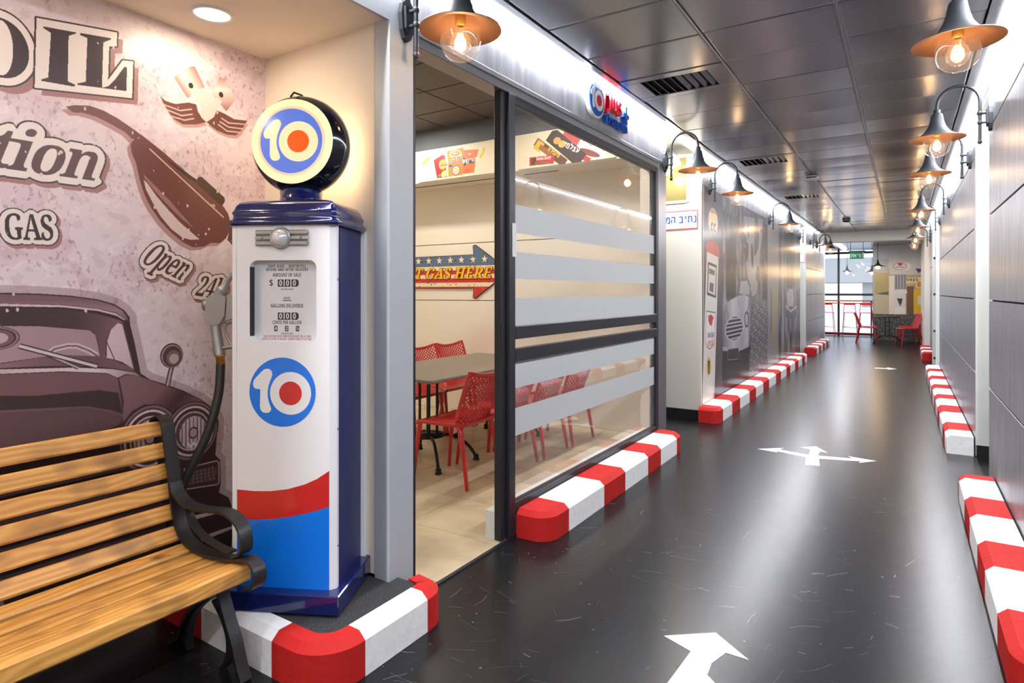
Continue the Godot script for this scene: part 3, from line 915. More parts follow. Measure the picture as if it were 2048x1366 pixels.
func mural_paint() -> StandardMaterial3D:
	var a := Art.new(Vector2(-.3, 0), Vector2(2.23, 2.58), 640, rgb(214, 196, 198))
	# weathered pink-grey ground
	var n1 := noise(71, .0035, 4).get_image(a.w, a.h)
	var n2 := noise(72, .07, 3).get_image(a.w, a.h)
	n2.resize(a.w / 2, a.h, Image.INTERPOLATE_BILINEAR)
	var n2b := Image.create(a.w, a.h, false, Image.FORMAT_L8)
	n2.convert(Image.FORMAT_L8)
	n2.resize(a.w, a.h * 2, Image.INTERPOLATE_BILINEAR)
	n2b.blit_rect(n2, Rect2i(0, 0, a.w, a.h), Vector2i.ZERO)
	var n3 := noise(73, .02, 4).get_image(a.w, a.h)
	n1.convert(Image.FORMAT_L8); n3.convert(Image.FORMAT_L8)
	var d1 := n1.get_data(); var d2 := n2b.get_data(); var d3 := n3.get_data()
	var base := PackedByteArray()
	base.resize(a.w * a.h * 3)
	for i in a.w * a.h:
		var r := 224.0; var g := 210.0; var b := 217.0
		if d1[i] > 150: r -= 8; g -= 12; b -= 10
		if d3[i] > 172: r -= 10; g -= 14; b -= 12
		if d3[i] < 74: r += 7; g += 8; b += 8
		if d2[i] > 176 and d1[i] > 110: r -= 30; g -= 36; b -= 33
		base[i * 3] = int(r); base[i * 3 + 1] = int(g); base[i * 3 + 2] = int(b)
	a.im = Image.create_from_data(a.w, a.h, false, Image.FORMAT_RGB8, base)
	var dark := rgb(88, 58, 58)
	var ink := rgb(58, 42, 44)
	var light := rgb(232, 224, 222)
	var shadow := rgb(160, 118, 116)
	# OIL
	var oc := pts("letter_o")[0]
	var orx: float = pts("letter_o")[1].x - oc.x
	var ory: float = pts("letter_o")[2].y - oc.y
	var off := Vector2(.022, -.022)
	a.fill([pts("oil_box", off)], shadow)
	a.fill([Art.oval(oc + off, Vector2(orx, ory) * 1.02)], shadow)
	a.fill([Art.oval(oc, Vector2(orx + .006, ory + .006))], ink)
	a.fill([Art.oval(oc, Vector2(orx, ory))], light)
	for f in Geometry2D.offset_polygon(pts("oil_box"), .006): a.fill([f], ink)
	a.fill([pts("oil_box")], light)
	a.fill([Art.oval(oc, Vector2(orx * .8, ory * .8))], ink)
	a.fill([Art.oval(oc, Vector2(orx * .34, ory * .74))], light)
	a.fill([pts("letter_i")], ink)
	a.fill([pts("letter_l")], ink)
	# script words
	var rings := [[.034, shadow, Vector2(.012, -.014)], [.032, ink], [.026, light]]
	ringed(a, "Station", "serif_bold", .21, Vector2(.52, 1.845), dark, rings, .0, .32, .92, -.012)
	var small := [[.022, shadow, Vector2(.008, -.01)], [.020, ink], [.016, light]]
	ringed(a, "GAS", "serif_bold", .135, Vector2(.86, 1.588), ink, small, .06, 0, .58, -.006)
	ringed(a, "Open", "serif_bold", .15, Vector2(1.322, 1.53), dark, small, -.42, .28, .50, -.004)
	ringed(a, "24h", "serif_bold", .135, Vector2(1.56, 1.385), dark, small, -.16, .25, .60, -.008)
	# fuel nozzle
	a.fill([pts("nozzle", Vector2(-.014, -.016))], rgb(176, 138, 136))
	a.fill([pts("nozzle")], rgb(110, 66, 60))
	a.fill([pts("nozzle_mid")], rgb(160, 116, 110))
	a.fill([pts("nozzle_light")], rgb(216, 198, 198))
	a.fill([pts("nozzle_edge")], rgb(64, 42, 38))
	a.fill([pts("nozzle_clip")], rgb(70, 48, 42))
	a.line(Array(pts("nozzle_line")), .006, rgb(220, 190, 184))
	a.fill([pts("nozzle_tail")], rgb(100, 62, 58))
	# winged pistons
	a.fill([pts("wing_l", Vector2(.004, -.014))], rgb(190, 150, 146))
	a.fill([pts("wing_r", Vector2(.006, -.014))], rgb(190, 150, 146))
	var pc := [[0.0, rgb(178, 132, 126)], [.35, rgb(236, 220, 216)], [.7, rgb(204, 170, 164)], [1.0, rgb(150, 108, 104)]]
	for n in ["piston_l", "piston_r"]:
		var p := pts(n)
		a.blend([p], p[0], p[3], pc)
	for n in ["rod_l", "rod_r"]: a.fill([pts(n)], rgb(228, 204, 200))
	var pn := pts("pin")
	a.fill([Art.oval(pn[0], Vector2(.011, .013))], ink)
	a.fill([Art.oval(pn[2], Vector2(.011, .013))], ink)
	a.fill([pts("wing_l")], rgb(112, 66, 60))
	a.fill([pts("wing_r")], rgb(108, 66, 62))
	for i in 6: a.line(Array(pts("feather%d" % i)), .006, rgb(216, 182, 176))
	# the car; its other half lies beyond the mirror
	var axis := .80
	for side in [0, 1]:
		var P := func(n: String) -> PackedVector2Array: return pts(n) if side == 0 else mirrored(pts(n), axis)
		var V := func(x: float, y: float) -> Vector2: return Vector2(x if side == 0 else 2 * axis - x, y)
		for f in Geometry2D.offset_polygon(P.call("car"), .028): a.mix([f], rgb(150, 124, 128), .5)
		a.fill([P.call("car")], rgb(62, 44, 46))
		a.blend([P.call("roof")], V.call(1.1, 1.37), V.call(1.1, 1.27), [[0.0, rgb(120, 92, 94)], [.45, rgb(158, 128, 132)], [1.0, rgb(110, 82, 84)]])
		a.fill([P.call("roof_strip")], rgb(208, 188, 194))
		a.blend([P.call("shade")], V.call(.85, 1.2), V.call(1.4, 1.15), [[0.0, rgb(62, 48, 49)], [.4, rgb(74, 56, 57)], [.75, rgb(134, 104, 108)], [1.0, rgb(104, 78, 82)]])
		a.blend([P.call("glass")], V.call(1.0, 1.16), V.call(1.0, .98), [[0.0, rgb(166, 140, 144)], [.5, rgb(198, 174, 178)], [1.0, rgb(206, 184, 188)]])
		a.line(Array(P.call("wheel")), .022, rgb(206, 188, 190))
		a.line(Array(P.call("wheel")), .006, rgb(110, 84, 86))
		a.blend([P.call("side_glass")], V.call(1.33, 1.2), V.call(1.42, .95), [[0.0, rgb(212, 192, 196)], [1.0, rgb(186, 160, 164)]])
		var sg: PackedVector2Array = P.call("side_glass")
		a.line([sg[8], sg[6]], .004, rgb(96, 74, 76))
		a.line([sg[1], sg[4]], .004, rgb(110, 88, 90))
		a.fill([P.call("pillar")], rgb(66, 46, 48))
		a.blend([P.call("dash")], V.call(.85, .98), V.call(1.4, .98), [[0.0, rgb(140, 108, 112)], [.5, rgb(108, 80, 82)], [1.0, rgb(134, 104, 106)]])
		a.blend([P.call("cowl")], V.call(.85, .9), V.call(1.48, .95), [[0.0, rgb(200, 178, 184)], [.5, rgb(222, 208, 212)], [.8, rgb(150, 122, 124)], [1.0, rgb(220, 204, 208)]])
		a.blend([P.call("hood")], V.call(1.0, .93), V.call(1.0, .62), [[0.0, rgb(118, 86, 88)], [.3, rgb(96, 68, 70)], [.6, rgb(76, 54, 56)], [1.0, rgb(170, 142, 148)]])
		a.fill([P.call("hood_dark")], rgb(64, 48, 48))
		a.blend([P.call("hood_low")], V.call(1.05, .78), V.call(1.0, .58), [[0.0, rgb(98, 72, 74)], [.35, rgb(150, 120, 126)], [.6, rgb(168, 138, 144)], [1.0, rgb(210, 192, 200)]])
		a.blend([P.call("fender")], V.call(1.37, .93), V.call(1.55, .75), [[0.0, rgb(128, 96, 98)], [.35, rgb(74, 50, 52)], [.7, rgb(134, 98, 100)], [1.0, rgb(78, 54, 56)]])
		# head lamps, each a set of printed rings
		for l in [["lamp1", "lamp1g"], ["lamp2", "lamp2g"]]:
			var c: PackedVector2Array = P.call(l[0])
			var g: PackedVector2Array = P.call(l[1])
			var rr := Vector2(absf(c[1].x - c[0].x), absf(c[2].y - c[0].y))
			for ring in [[1.0, rgb(60, 40, 42)], [.96, rgb(140, 108, 110)], [.9, rgb(84, 58, 60)], [.84, rgb(214, 200, 204)], [.77, rgb(70, 48, 50)], [.66, rgb(196, 178, 182)], [.61, rgb(90, 66, 68)]]: a.fill([Art.oval(c[0], rr * ring[0])], ring[1])
			var gr := Vector2(absf(g[1].x - g[0].x), absf(g[2].y - g[0].y)) * .92
			a.fill([Art.oval(g[0], gr)], rgb(206, 190, 196))
			for i in 7:
				var x := (i - 3) / 3.6
				var hh := sqrt(1 - x * x) * .95
				a.line([g[0] + Vector2(x, -hh) * gr, g[0] + Vector2(x, hh) * gr], .006, rgb(122, 94, 98))
			a.fill([Art.oval(g[0], gr * .36)], rgb(70, 48, 50))
			a.fill([Art.oval(g[0], gr * .27)], rgb(182, 160, 166))
			a.line([g[0] + gr * Vector2(-.4, -.55), g[0] + gr * Vector2(-.2, -.85), g[0] + gr * Vector2(0, -.6), g[0] + gr * Vector2(.2, -.85), g[0] + gr * Vector2(.4, -.55)], .008, rgb(236, 228, 230))
		for f in Geometry2D.offset_polygon(P.call("signal"), -.004): a.fill([f], rgb(190, 170, 174))
		for f in Geometry2D.offset_polygon(P.call("signal"), -.010): a.fill([f], rgb(74, 52, 54))
		a.fill([P.call("signal_in")], rgb(128, 100, 104))
		var si: PackedVector2Array = P.call("signal_in")
		for i in 9: a.line([si[0].lerp(si[1], i / 8.0), si[4].lerp(si[3], i / 8.0)], .004, rgb(70, 50, 52))
		for i in 5: a.line([si[0].lerp(si[4], i / 4.0), si[1].lerp(si[3], i / 4.0)], .003, rgb(70, 50, 52))
		a.fill([P.call("bumper")], rgb(204, 188, 192))
		a.fill([P.call("bumper2")], rgb(196, 180, 184))
		var mc: PackedVector2Array = P.call("mirror")
		var mr := Vector2(absf(mc[1].x - mc[0].x), absf(mc[2].y - mc[0].y))
		a.line(Array(P.call("mirror_post")), .022, rgb(80, 58, 60))
		a.line(Array(P.call("mirror_post")), .010, rgb(196, 176, 180))
		for ring in [[1.0, rgb(66, 46, 48)], [.92, rgb(176, 150, 154)], [.84, rgb(86, 60, 62)], [.6, rgb(130, 100, 104)], [.4, rgb(196, 172, 176)]]: a.fill([Art.oval(mc[0] + Vector2(.004, -.006) * (1 - ring[0]) * 4, mr * ring[0])], ring[1])
		a.line(Array(P.call("wiper2")), .014, rgb(60, 44, 46))
		a.line(Array(P.call("wiper2")), .007, rgb(190, 170, 174))
		a.line(Array(P.call("wiper")), .020, rgb(60, 44, 46))
		a.line(Array(P.call("wiper")), .011, rgb(214, 200, 202))
	var rm := pts("rear_mirror")
	var rr2 := Vector2(rm[1].x - rm[0].x, rm[2].y - rm[0].y)
	for ring in [[1.0, rgb(76, 54, 56)], [.95, rgb(150, 120, 124)], [.84, rgb(66, 48, 50)], [.75, rgb(120, 90, 94)], [.5, rgb(190, 166, 170)]]: a.fill([Art.oval(rm[0], rr2 * ring[0])], ring[1])
	# pale flecks scraped out of the dark print
	for i in 260:
		var c := Vector2(rng.randf_range(.6, 1.92), rng.randf_range(1.3, 2.5))
		var px := a.q(c)
		if a.im.get_pixel(clampi(int(px.x), 0, a.w - 1), clampi(int(px.y), 0, a.h - 1)).get_luminance() < .4:
			var f := PackedVector2Array()
			var s := rng.randf_range(.002, .007)
			for j in 6: f.append(c + Vector2(cos(j * TAU / 6), sin(j * TAU / 6) * 1.5) * s * rng.randf_range(.4, 1.3))
			a.fill([f], rgb(222, 202, 198))
	var m := mat(Color.WHITE, .36, 0, "printed vinyl")
	m.albedo_texture = a.texture()
	m.texture_repeat = false
	return m

# sheets printed with a black and white street scene
func printed_wall():
	var w := setting("wall_left", "wall of sheets printed with a fuel pump and black and white road scenes", "wall")
	var o := Vector2(6.75, .0)
	var size := Vector2(7.6, 2.59)
	var a := Art.new(o, size, 230, rgb(134, 134, 138))
	var st := noise(81, .02, 4)
	# streaked grey background of trees and sky
	for x in a.w:
		var v := st.get_noise_2d(x * 1.0, 3.0) * .5 + .5
		var g := 84 + 120 * v
		a.im.fill_rect(Rect2i(x, 0, 1, a.h), rgb(g, g, g + 4))
	var soft := noise(82, .008, 4)
	for y in range(0, a.h, 4):
		for x in range(0, a.w, 4):
			var c := a.im.get_pixel(x, y)
			var f := soft.get_noise_2d(x * 1.4, y * .7) * .5
			a.im.fill_rect(Rect2i(x, y, 4, 4), Color(c.r + f * .5, c.g + f * .5, c.b + f * .5))
	# 2: parked saloon in a cobbled street
	a.fill([pts("w_tree1")], rgb(62, 62, 66))
	a.fill([pts("w_tree2")], rgb(84, 84, 88))
	a.fill([pts("w_pale")], rgb(196, 196, 200))
	for i in 40:
		var x := rng.randf_range(7.7, 10.5)
		var y := rng.randf_range(1.6, 2.5)
		var v := rng.randf_range(70, 150)
		a.ellipse(Vector2(x, y), Vector2(rng.randf_range(.05, .22), rng.randf_range(.03, .10)), rgb(v, v, v + 4), rng.randf() * 3)
	# soften the photographic part
	for step in [3]:
		var was := Vector2i(a.w, a.h)
		a.im.resize(a.w / step, a.h / step, Image.INTERPOLATE_LANCZOS)
		a.im.resize(was.x, was.y, Image.INTERPOLATE_CUBIC)
	a.fill([pts("w_ground")], rgb(48, 48, 52))
	a.fill([pts("w_road")], rgb(150, 150, 154))
	for j in 26:
		var y := .16 + j * .042
		for i in 8:
			var x := 9.3 + i * .17 + (.08 if j % 2 else 0.0)
			if Geometry2D.is_point_in_polygon(Vector2(x, y), pts("w_road")): a.line([Vector2(x - .055, y), Vector2(x + .055, y)], .012, rgb(70, 70, 76) if (i + j) % 3 else rgb(206, 206, 210))
	a.fill([pts("w_cabin")], rgb(120, 120, 124))
	a.fill([pts("w_screen")], rgb(206, 206, 212))
	var wc := pts("w_car")
	a.blend([wc], Vector2(7.7, 1.0), Vector2(9.4, 1.0), [[0.0, rgb(150, 150, 154)], [.3, rgb(232, 232, 236)], [.62, rgb(196, 196, 200)], [.8, rgb(232, 232, 236)], [1.0, rgb(110, 110, 114)]])
	a.line([wc[3], wc[3].lerp(Vector2(8.6, 1.15), .8)], .02, rgb(120, 120, 124))
	a.line([wc[5], Vector2(9.05, 1.12), Vector2(8.98, .95)], .022, rgb(104, 104, 108))
	a.line([wc[1], Vector2(7.95, 1.12), Vector2(8.0, .98)], .02, rgb(140, 140, 144))
	var gc := pts("w_grille")
	var gr := Vector2(absf(gc[1].x - gc[0].x), absf(gc[2].y - gc[0].y))
	a.ellipse(gc[0], gr, rgb(226, 226, 230))
	a.ellipse(gc[0], gr * .9, rgb(56, 56, 60))
	for i in 6:
		var t := (i - 2.5) / 3.3
		a.line([gc[0] + gr * Vector2(-sqrt(1 - t * t) * .88, t), gc[0] + gr * Vector2(sqrt(1 - t * t) * .88, t)], .022, rgb(214, 214, 218))
	var lc := pts("w_light")
	a.ellipse(lc[0], Vector2(absf(lc[1].x - lc[0].x), absf(lc[2].y - lc[0].y)), rgb(86, 86, 90))
	a.ellipse(lc[0], Vector2(absf(lc[1].x - lc[0].x), absf(lc[2].y - lc[0].y)) * .7, rgb(214, 214, 220))
	a.fill([pts("w_bumper")], rgb(206, 206, 210))
	for f in Geometry2D.offset_polygon(pts("w_plate"), .01): a.fill([f], rgb(190, 190, 194))
	a.fill([pts("w_plate")], rgb(66, 66, 70))
	# 3: pale strip with a figure, 4: motorcycle on a road
	a.fill([pts("w_strip")], rgb(176, 176, 178))
	a.fill([pts("w_strip_fig")], rgb(196, 180, 150))
	a.line([pts("w_strip_fig")[0], pts("w_strip_fig")[5]], .05, rgb(80, 76, 70))
	a.fill([pts("w_bikedark")], rgb(88, 88, 92))
	a.fill([pts("w_bike2")], rgb(66, 58, 62))
	a.fill([pts("w_rider")], rgb(204, 204, 208))
	a.fill([pts("w_bike")], rgb(74, 74, 78))
	a.ellipse(Vector2(13.0, .72), Vector2(.16, .26), rgb(40, 40, 44))
	a.ellipse(Vector2(13.0, .72), Vector2(.10, .18), rgb(150, 150, 154))
	a.line([Vector2(12.4, 1.14), Vector2(13.0, 1.02), Vector2(13.8, 1.1)], .04, rgb(214, 214, 218))
	a.im.adjust_bcs(.74, 1.35, 1.0)
	# 1: pump print
	a.fill([PackedVector2Array([Vector2(6.75, 0), Vector2(7.66, 0), Vector2(7.66, 2.6), Vector2(6.75, 2.6)])], rgb(70, 66, 74))
	a.fill([PackedVector2Array([Vector2(6.75, 0), Vector2(6.84, 0), Vector2(6.86, 2.6), Vector2(6.75, 2.6)])], rgb(150, 140, 136))
	for f in Geometry2D.offset_polygon(pts("w_body"), .03): a.fill([f], rgb(92, 60, 52))
	a.fill([pts("w_body")], rgb(220, 216, 206))
	a.fill([pts("w_top")], rgb(176, 56, 52))
	var ov := pts("w_oval")
	var orr := Vector2(absf(ov[1].x - ov[0].x), absf(ov[2].y - ov[0].y))
	a.ellipse(ov[0], orr * 1.06, rgb(70, 56, 44))
	a.ellipse(ov[0], orr, rgb(228, 206, 170))
	write(a, "66", "sans_bold", .26, ov[0] - Vector2(0, .20), rgb(50, 46, 44), 0, 0, .85, 0, true)
	write(a, "ROUTE", "sans_bold", .11, ov[0] + Vector2(0, .10), rgb(50, 46, 44), 0, 0, .8, 0, true)
	a.fill([pts("w_disp")], rgb(60, 52, 52))
	a.fill([pts("w_disp2")], rgb(214, 212, 204))
	a.fill([pts("w_blot1")], rgb(110, 92, 74))
	a.fill([pts("w_blot2")], rgb(98, 86, 76))
	for f in Geometry2D.offset_polygon(pts("w_shield"), .012): a.fill([f], rgb(70, 70, 78))
	a.fill([pts("w_shield")], rgb(226, 224, 218))
	a.fill([pts("w_horse")], rgb(196, 50, 50))
	var sc := pts("w_shield")
	var mid := Vector2((sc[0].x + sc[1].x) / 2, 0)
	write(a, "Mobilgas", "sans_bold", .085, mid + Vector2(0, .88), rgb(40, 44, 80), 0, 0, .78, 0, true)
	write(a, "SPECIAL", "sans_bold", .085, mid + Vector2(0, .78), rgb(196, 44, 44), 0, 0, .8, 0, true)
	var em := pts("w_emb")
	var er := Vector2(absf(em[1].x - em[0].x), absf(em[2].y - em[0].y))
	a.ellipse(em[0], er, rgb(210, 206, 196))
	a.ellipse(em[0], er * .78, rgb(216, 178, 40))
	a.fill([PackedVector2Array([em[0] + er * Vector2(-.4, .5), em[0] + er * Vector2(.4, .5), em[0] + er * Vector2(.15, -.7), em[0] + er * Vector2(-.15, -.7)])], rgb(40, 36, 34))
	var m := mat(Color.WHITE, .34, .0, "printed metal")
	m.albedo_texture = a.texture()
	m.texture_repeat = false
	m.clearcoat_enabled = true
	m.clearcoat = .3; m.clearcoat_roughness = .16
	var cuts := [6.78, 7.66, 9.13, 10.6, 11.66, 13.0, 14.3]
	for i in cuts.size() - 1:
		var g := Geo.new()
		var s0: float = cuts[i] + .003
		var s1: float = cuts[i + 1] - .003
		var u0 := (s0 - o.x) / size.x
		var u1 := (s1 - o.x) / size.x
		g.uvquad(Vector3(-1.868, .0, -s0), Vector3(-1.868, .0, -s1), Vector3(-1.868, 2.58, -s1), Vector3(-1.868, 2.58, -s0), Vector2(u0, 1), Vector2(u1, 1 - 2.58 / size.y))
		g.quad(Vector3(-1.885, 0, -s0), Vector3(-1.868, 0, -s0), Vector3(-1.868, 2.58, -s0), Vector3(-1.885, 2.58, -s0))
		g.quad(Vector3(-1.868, 0, -s1), Vector3(-1.885, 0, -s1), Vector3(-1.885, 2.58, -s1), Vector3(-1.868, 2.58, -s1))
		part("printed_sheet", g, m, w)

func ceilings():
	var c := setting("ceiling", "ceiling of square steel panels over the corridor", "ceiling")
	slab("roof_deck", Vector3(-6.3, 3.3, 3.2), Vector3(1.75, 3.4, -22.6), M.dark_gap, c)
	slab("panel_void", Vector3(-1.73, 2.93, 3.0), Vector3(.38, 2.95, -17.3), M.dark_gap, c)
	var xs := [-1.725, -.99, -.297, .378]
	# a few slightly sprung panels, shared
	var shapes := {}
	for col in 3:
		for v in 5:
			var g := Geo.new(true)
			var wx: float = xs[col + 1] - xs[col] - .010
			var wz := .506
			var amp: float = [.0002, .0005, -.0006, .0045, -.004][v]
			var tilt: float = [.0002, .0022, -.0018, .0045, .0034][v]
			var cut := [0.0, .006, .014, .024, .25, .5, .75, .976, .986, .994, 1.0]
			var lift := [.005, .0012, 0.0, 0.0, 0.0, 0.0, 0.0, 0.0, 0.0, .0012, .005]
			var n := 10
			var gp := func(i, j):
				var u: float = cut[i]; var t: float = cut[j]
				return Vector3((u - .5) * wx, amp * 16 * u * (1 - u) * t * (1 - t) + tilt * (t - .5) * 2 + maxf(lift[i], lift[j]), (t - .5) * wz)
			for i in n:
				for j in n:
					g.quad(gp.call(i, j), gp.call(i + 1, j), gp.call(i + 1, j + 1), gp.call(i, j + 1))
			g.smooth = false
			for i in n:
				g.quad(gp.call(i, 0), gp.call(i, 0) + Vector3(0, .02, 0), gp.call(i + 1, 0) + Vector3(0, .02, 0), gp.call(i + 1, 0))
				g.quad(gp.call(0, i), gp.call(0, i + 1), gp.call(0, i + 1) + Vector3(0, .02, 0), gp.call(0, i) + Vector3(0, .02, 0))
				g.quad(gp.call(i, n), gp.call(i + 1, n), gp.call(i + 1, n) + Vector3(0, .02, 0), gp.call(i, n) + Vector3(0, .02, 0))
				g.quad(gp.call(n, i), gp.call(n, i) + Vector3(0, .02, 0), gp.call(n, i + 1) + Vector3(0, .02, 0), gp.call(n, i + 1))
			shapes[[col, v]] = g.done()
	var vents := {[0, 13]: 1, [0, 19]: 1, [0, 25]: 1}
	for r in 39:
		var z := 2.623 - .5165 * r - .258
		for col in 3:
			if vents.has([col, r]): continue
			var v := 0 if r < 12 else rng.randi_range(1, 4)
			var p := put("steel_panel", shapes[[col, v]], M.ceiling, c)
			p.position = Vector3((xs[col] + xs[col + 1]) / 2, 2.9, z)
	var rails := [[-1.76, -1.727], [-.995, -.985], [-.304, -.290], [.380, .415]]
	for q in rails: slab("edge_rail", Vector3(q[0], 2.893, 3.0), Vector3(q[1], 2.93, -17.3), M.trim, c)
	slab("cove", Vector3(-1.87, 2.905, 3.0), Vector3(-1.76, 2.93, -17.3), M.trim, c)
	slab("cove", Vector3(.415, 2.905, 3.0), Vector3(.53, 2.93, -17.3), M.trim, c)
	# vents in the left row
	for k in vents:
		var z: float = 2.623 - .5165 * k[1] - .258
		var x: float = (xs[0] + xs[1]) / 2
		var t := thing("air_vent", {13: "square steel ceiling air vent nearest the 10plus sign", 19: "square steel ceiling air vent between the sign passage and printed sheets", 25: "square steel ceiling air vent above the motorcycle print"}[k[1]], "vent", Vector3(x, 2.9, z), 0, "ceiling air vents")
		var g := Geo.new()
		for s in [[-1, 0], [1, 0]]: g.box(Vector3(s[0] * .30, .004, 0), Vector3(.13, .012, .348), .003)
		for s in [-1, 1]: g.box(Vector3(0, .004, s * .215), Vector3(.73, .012, .08), .003)
		part("vent_frame", g, M.ceiling, t)
		var d := Geo.new()
		d.box(Vector3(0, .03, 0), Vector3(.56, .01, .4))
		part("vent_duct", d, M.dark_gap, t)
		for i in 8:
			var b := Geo.new()
			var sx := -1.0 if i < 4 else 1.0
			b.box(Vector3((i - 3.5) * .058, .008, 0), Vector3(.034, .004, .34), 0, Basis(Vector3(0, 0, 1), sx * .7))
			part("vent_blade", b, M.ceiling, t)
	# glowing strips
	for q in [[-1.80, "long white light strip where ceiling meets the shopfront wall", -1.866], [.44, "long white light strip above the right metal wall", .506]]:
		var t := thing("ceiling_light_strip", q[1], "light")
		var a: float = minf(q[0], q[2])
		var b: float = maxf(q[0], q[2])
		slab("diffuser", Vector3(a, 2.88, 3.0), Vector3(b, 2.904, -17.25), M.led, t)
	# niche ceiling
	var nc := setting("ceiling", "cream plaster ceiling over the bench niche", "ceiling")
	slab("plaster", Vector3(-2.76, 2.58, 3.1), Vector3(-1.885, 2.9, -1.935), M.niche, nc)
	slab("fascia", Vector3(-1.886, 2.575, 3.1), Vector3(-1.868, 2.9, -1.93), M.column, nc)
	# passage ceilings
	var pc := setting("ceiling", "pale plaster ceiling of the side passages", "ceiling")
	slab("plaster", Vector3(-4.3, 2.9, -5.8), Vector3(-1.88, 3.0, -6.85), M.pale, pc)
	slab("plaster", Vector3(.53, 2.9, -5.3), Vector3(1.7, 3.0, -6.62), M.pale, pc)
	slab("plaster", Vector3(-3.1, 2.9, -14.25), Vector3(-1.88, 3.0, -15.3), M.pale, pc)
	# break room ceiling of dark tiles
	var bc := setting("ceiling", "dark grey tiled ceiling of the break room", "ceiling")
	slab("tile_void", Vector3(-6.1, 3.25, -2.0), Vector3(-1.88, 3.3, -5.8), M.black, bc)
	var dk := mat(rgb(84, 80, 78), .6, 0, "dark ceiling tile")
	for i in 7:
		for j in 6:
			var g := Geo.new()
			g.box(Vector3(-2.18 - i * .6, 3.236, -2.36 - j * .54), Vector3(.585, .02, .525), .003)
			part("ceiling_tile", g, dk, bc)

# ---------------------------------------------------------------- shopfront
const FIGURE_ONE := [-.62, .59, -.55, .65, -.46, .675, -.38, .66, -.32, .60, -.30, .51, -.33, .41, -.38, .29, -.42, .16, -.445, 0, -.44, -.14, -.41, -.28, -.36, -.41, -.335, -.49, -.355, -.555, -.42, -.60, -.505, -.61, -.59, -.59, -.65, -.53, -.676, -.43, -.67, -.18, -.662, .072, -.74, .085, -.80, .085, -.86, .13, -.887, .22, -.87, .31, -.82, .39, -.72, .49]

func disc_logo(parent: Node, at: Transform3D, r: float, depth: float, blue: Material, white: Material, red: Material, skip_base := false):
	# the round 10 emblem, built of raised pieces; local XY is its face
	var layer := func(called: String, poly: PackedVector2Array, z: float, m: Material):
		var g := Geo.new()
		g.prism(poly, depth, at * Transform3D(Basis(), Vector3(0, 0, z)))
		part(called, g, m, parent)
	if not skip_base: layer.call("emblem_disc", Art.oval(Vector2.ZERO, Vector2(r, r), 0, 64), 0.0, blue)
	layer.call("emblem_ring", Art.oval(Vector2(.25, -.03) * r, Vector2(.617, .617) * r, 0, 56), depth * .5, white)
	layer.call("emblem_dot", Art.oval(Vector2(.25, -.03) * r, Vector2(.342, .342) * r, 0, 40), depth, red)
	var one := PackedVector2Array(flat(FIGURE_ONE, Vector2.ZERO, Vector2(r, r)))
	layer.call("emblem_figure_one", one, depth * .5, white)

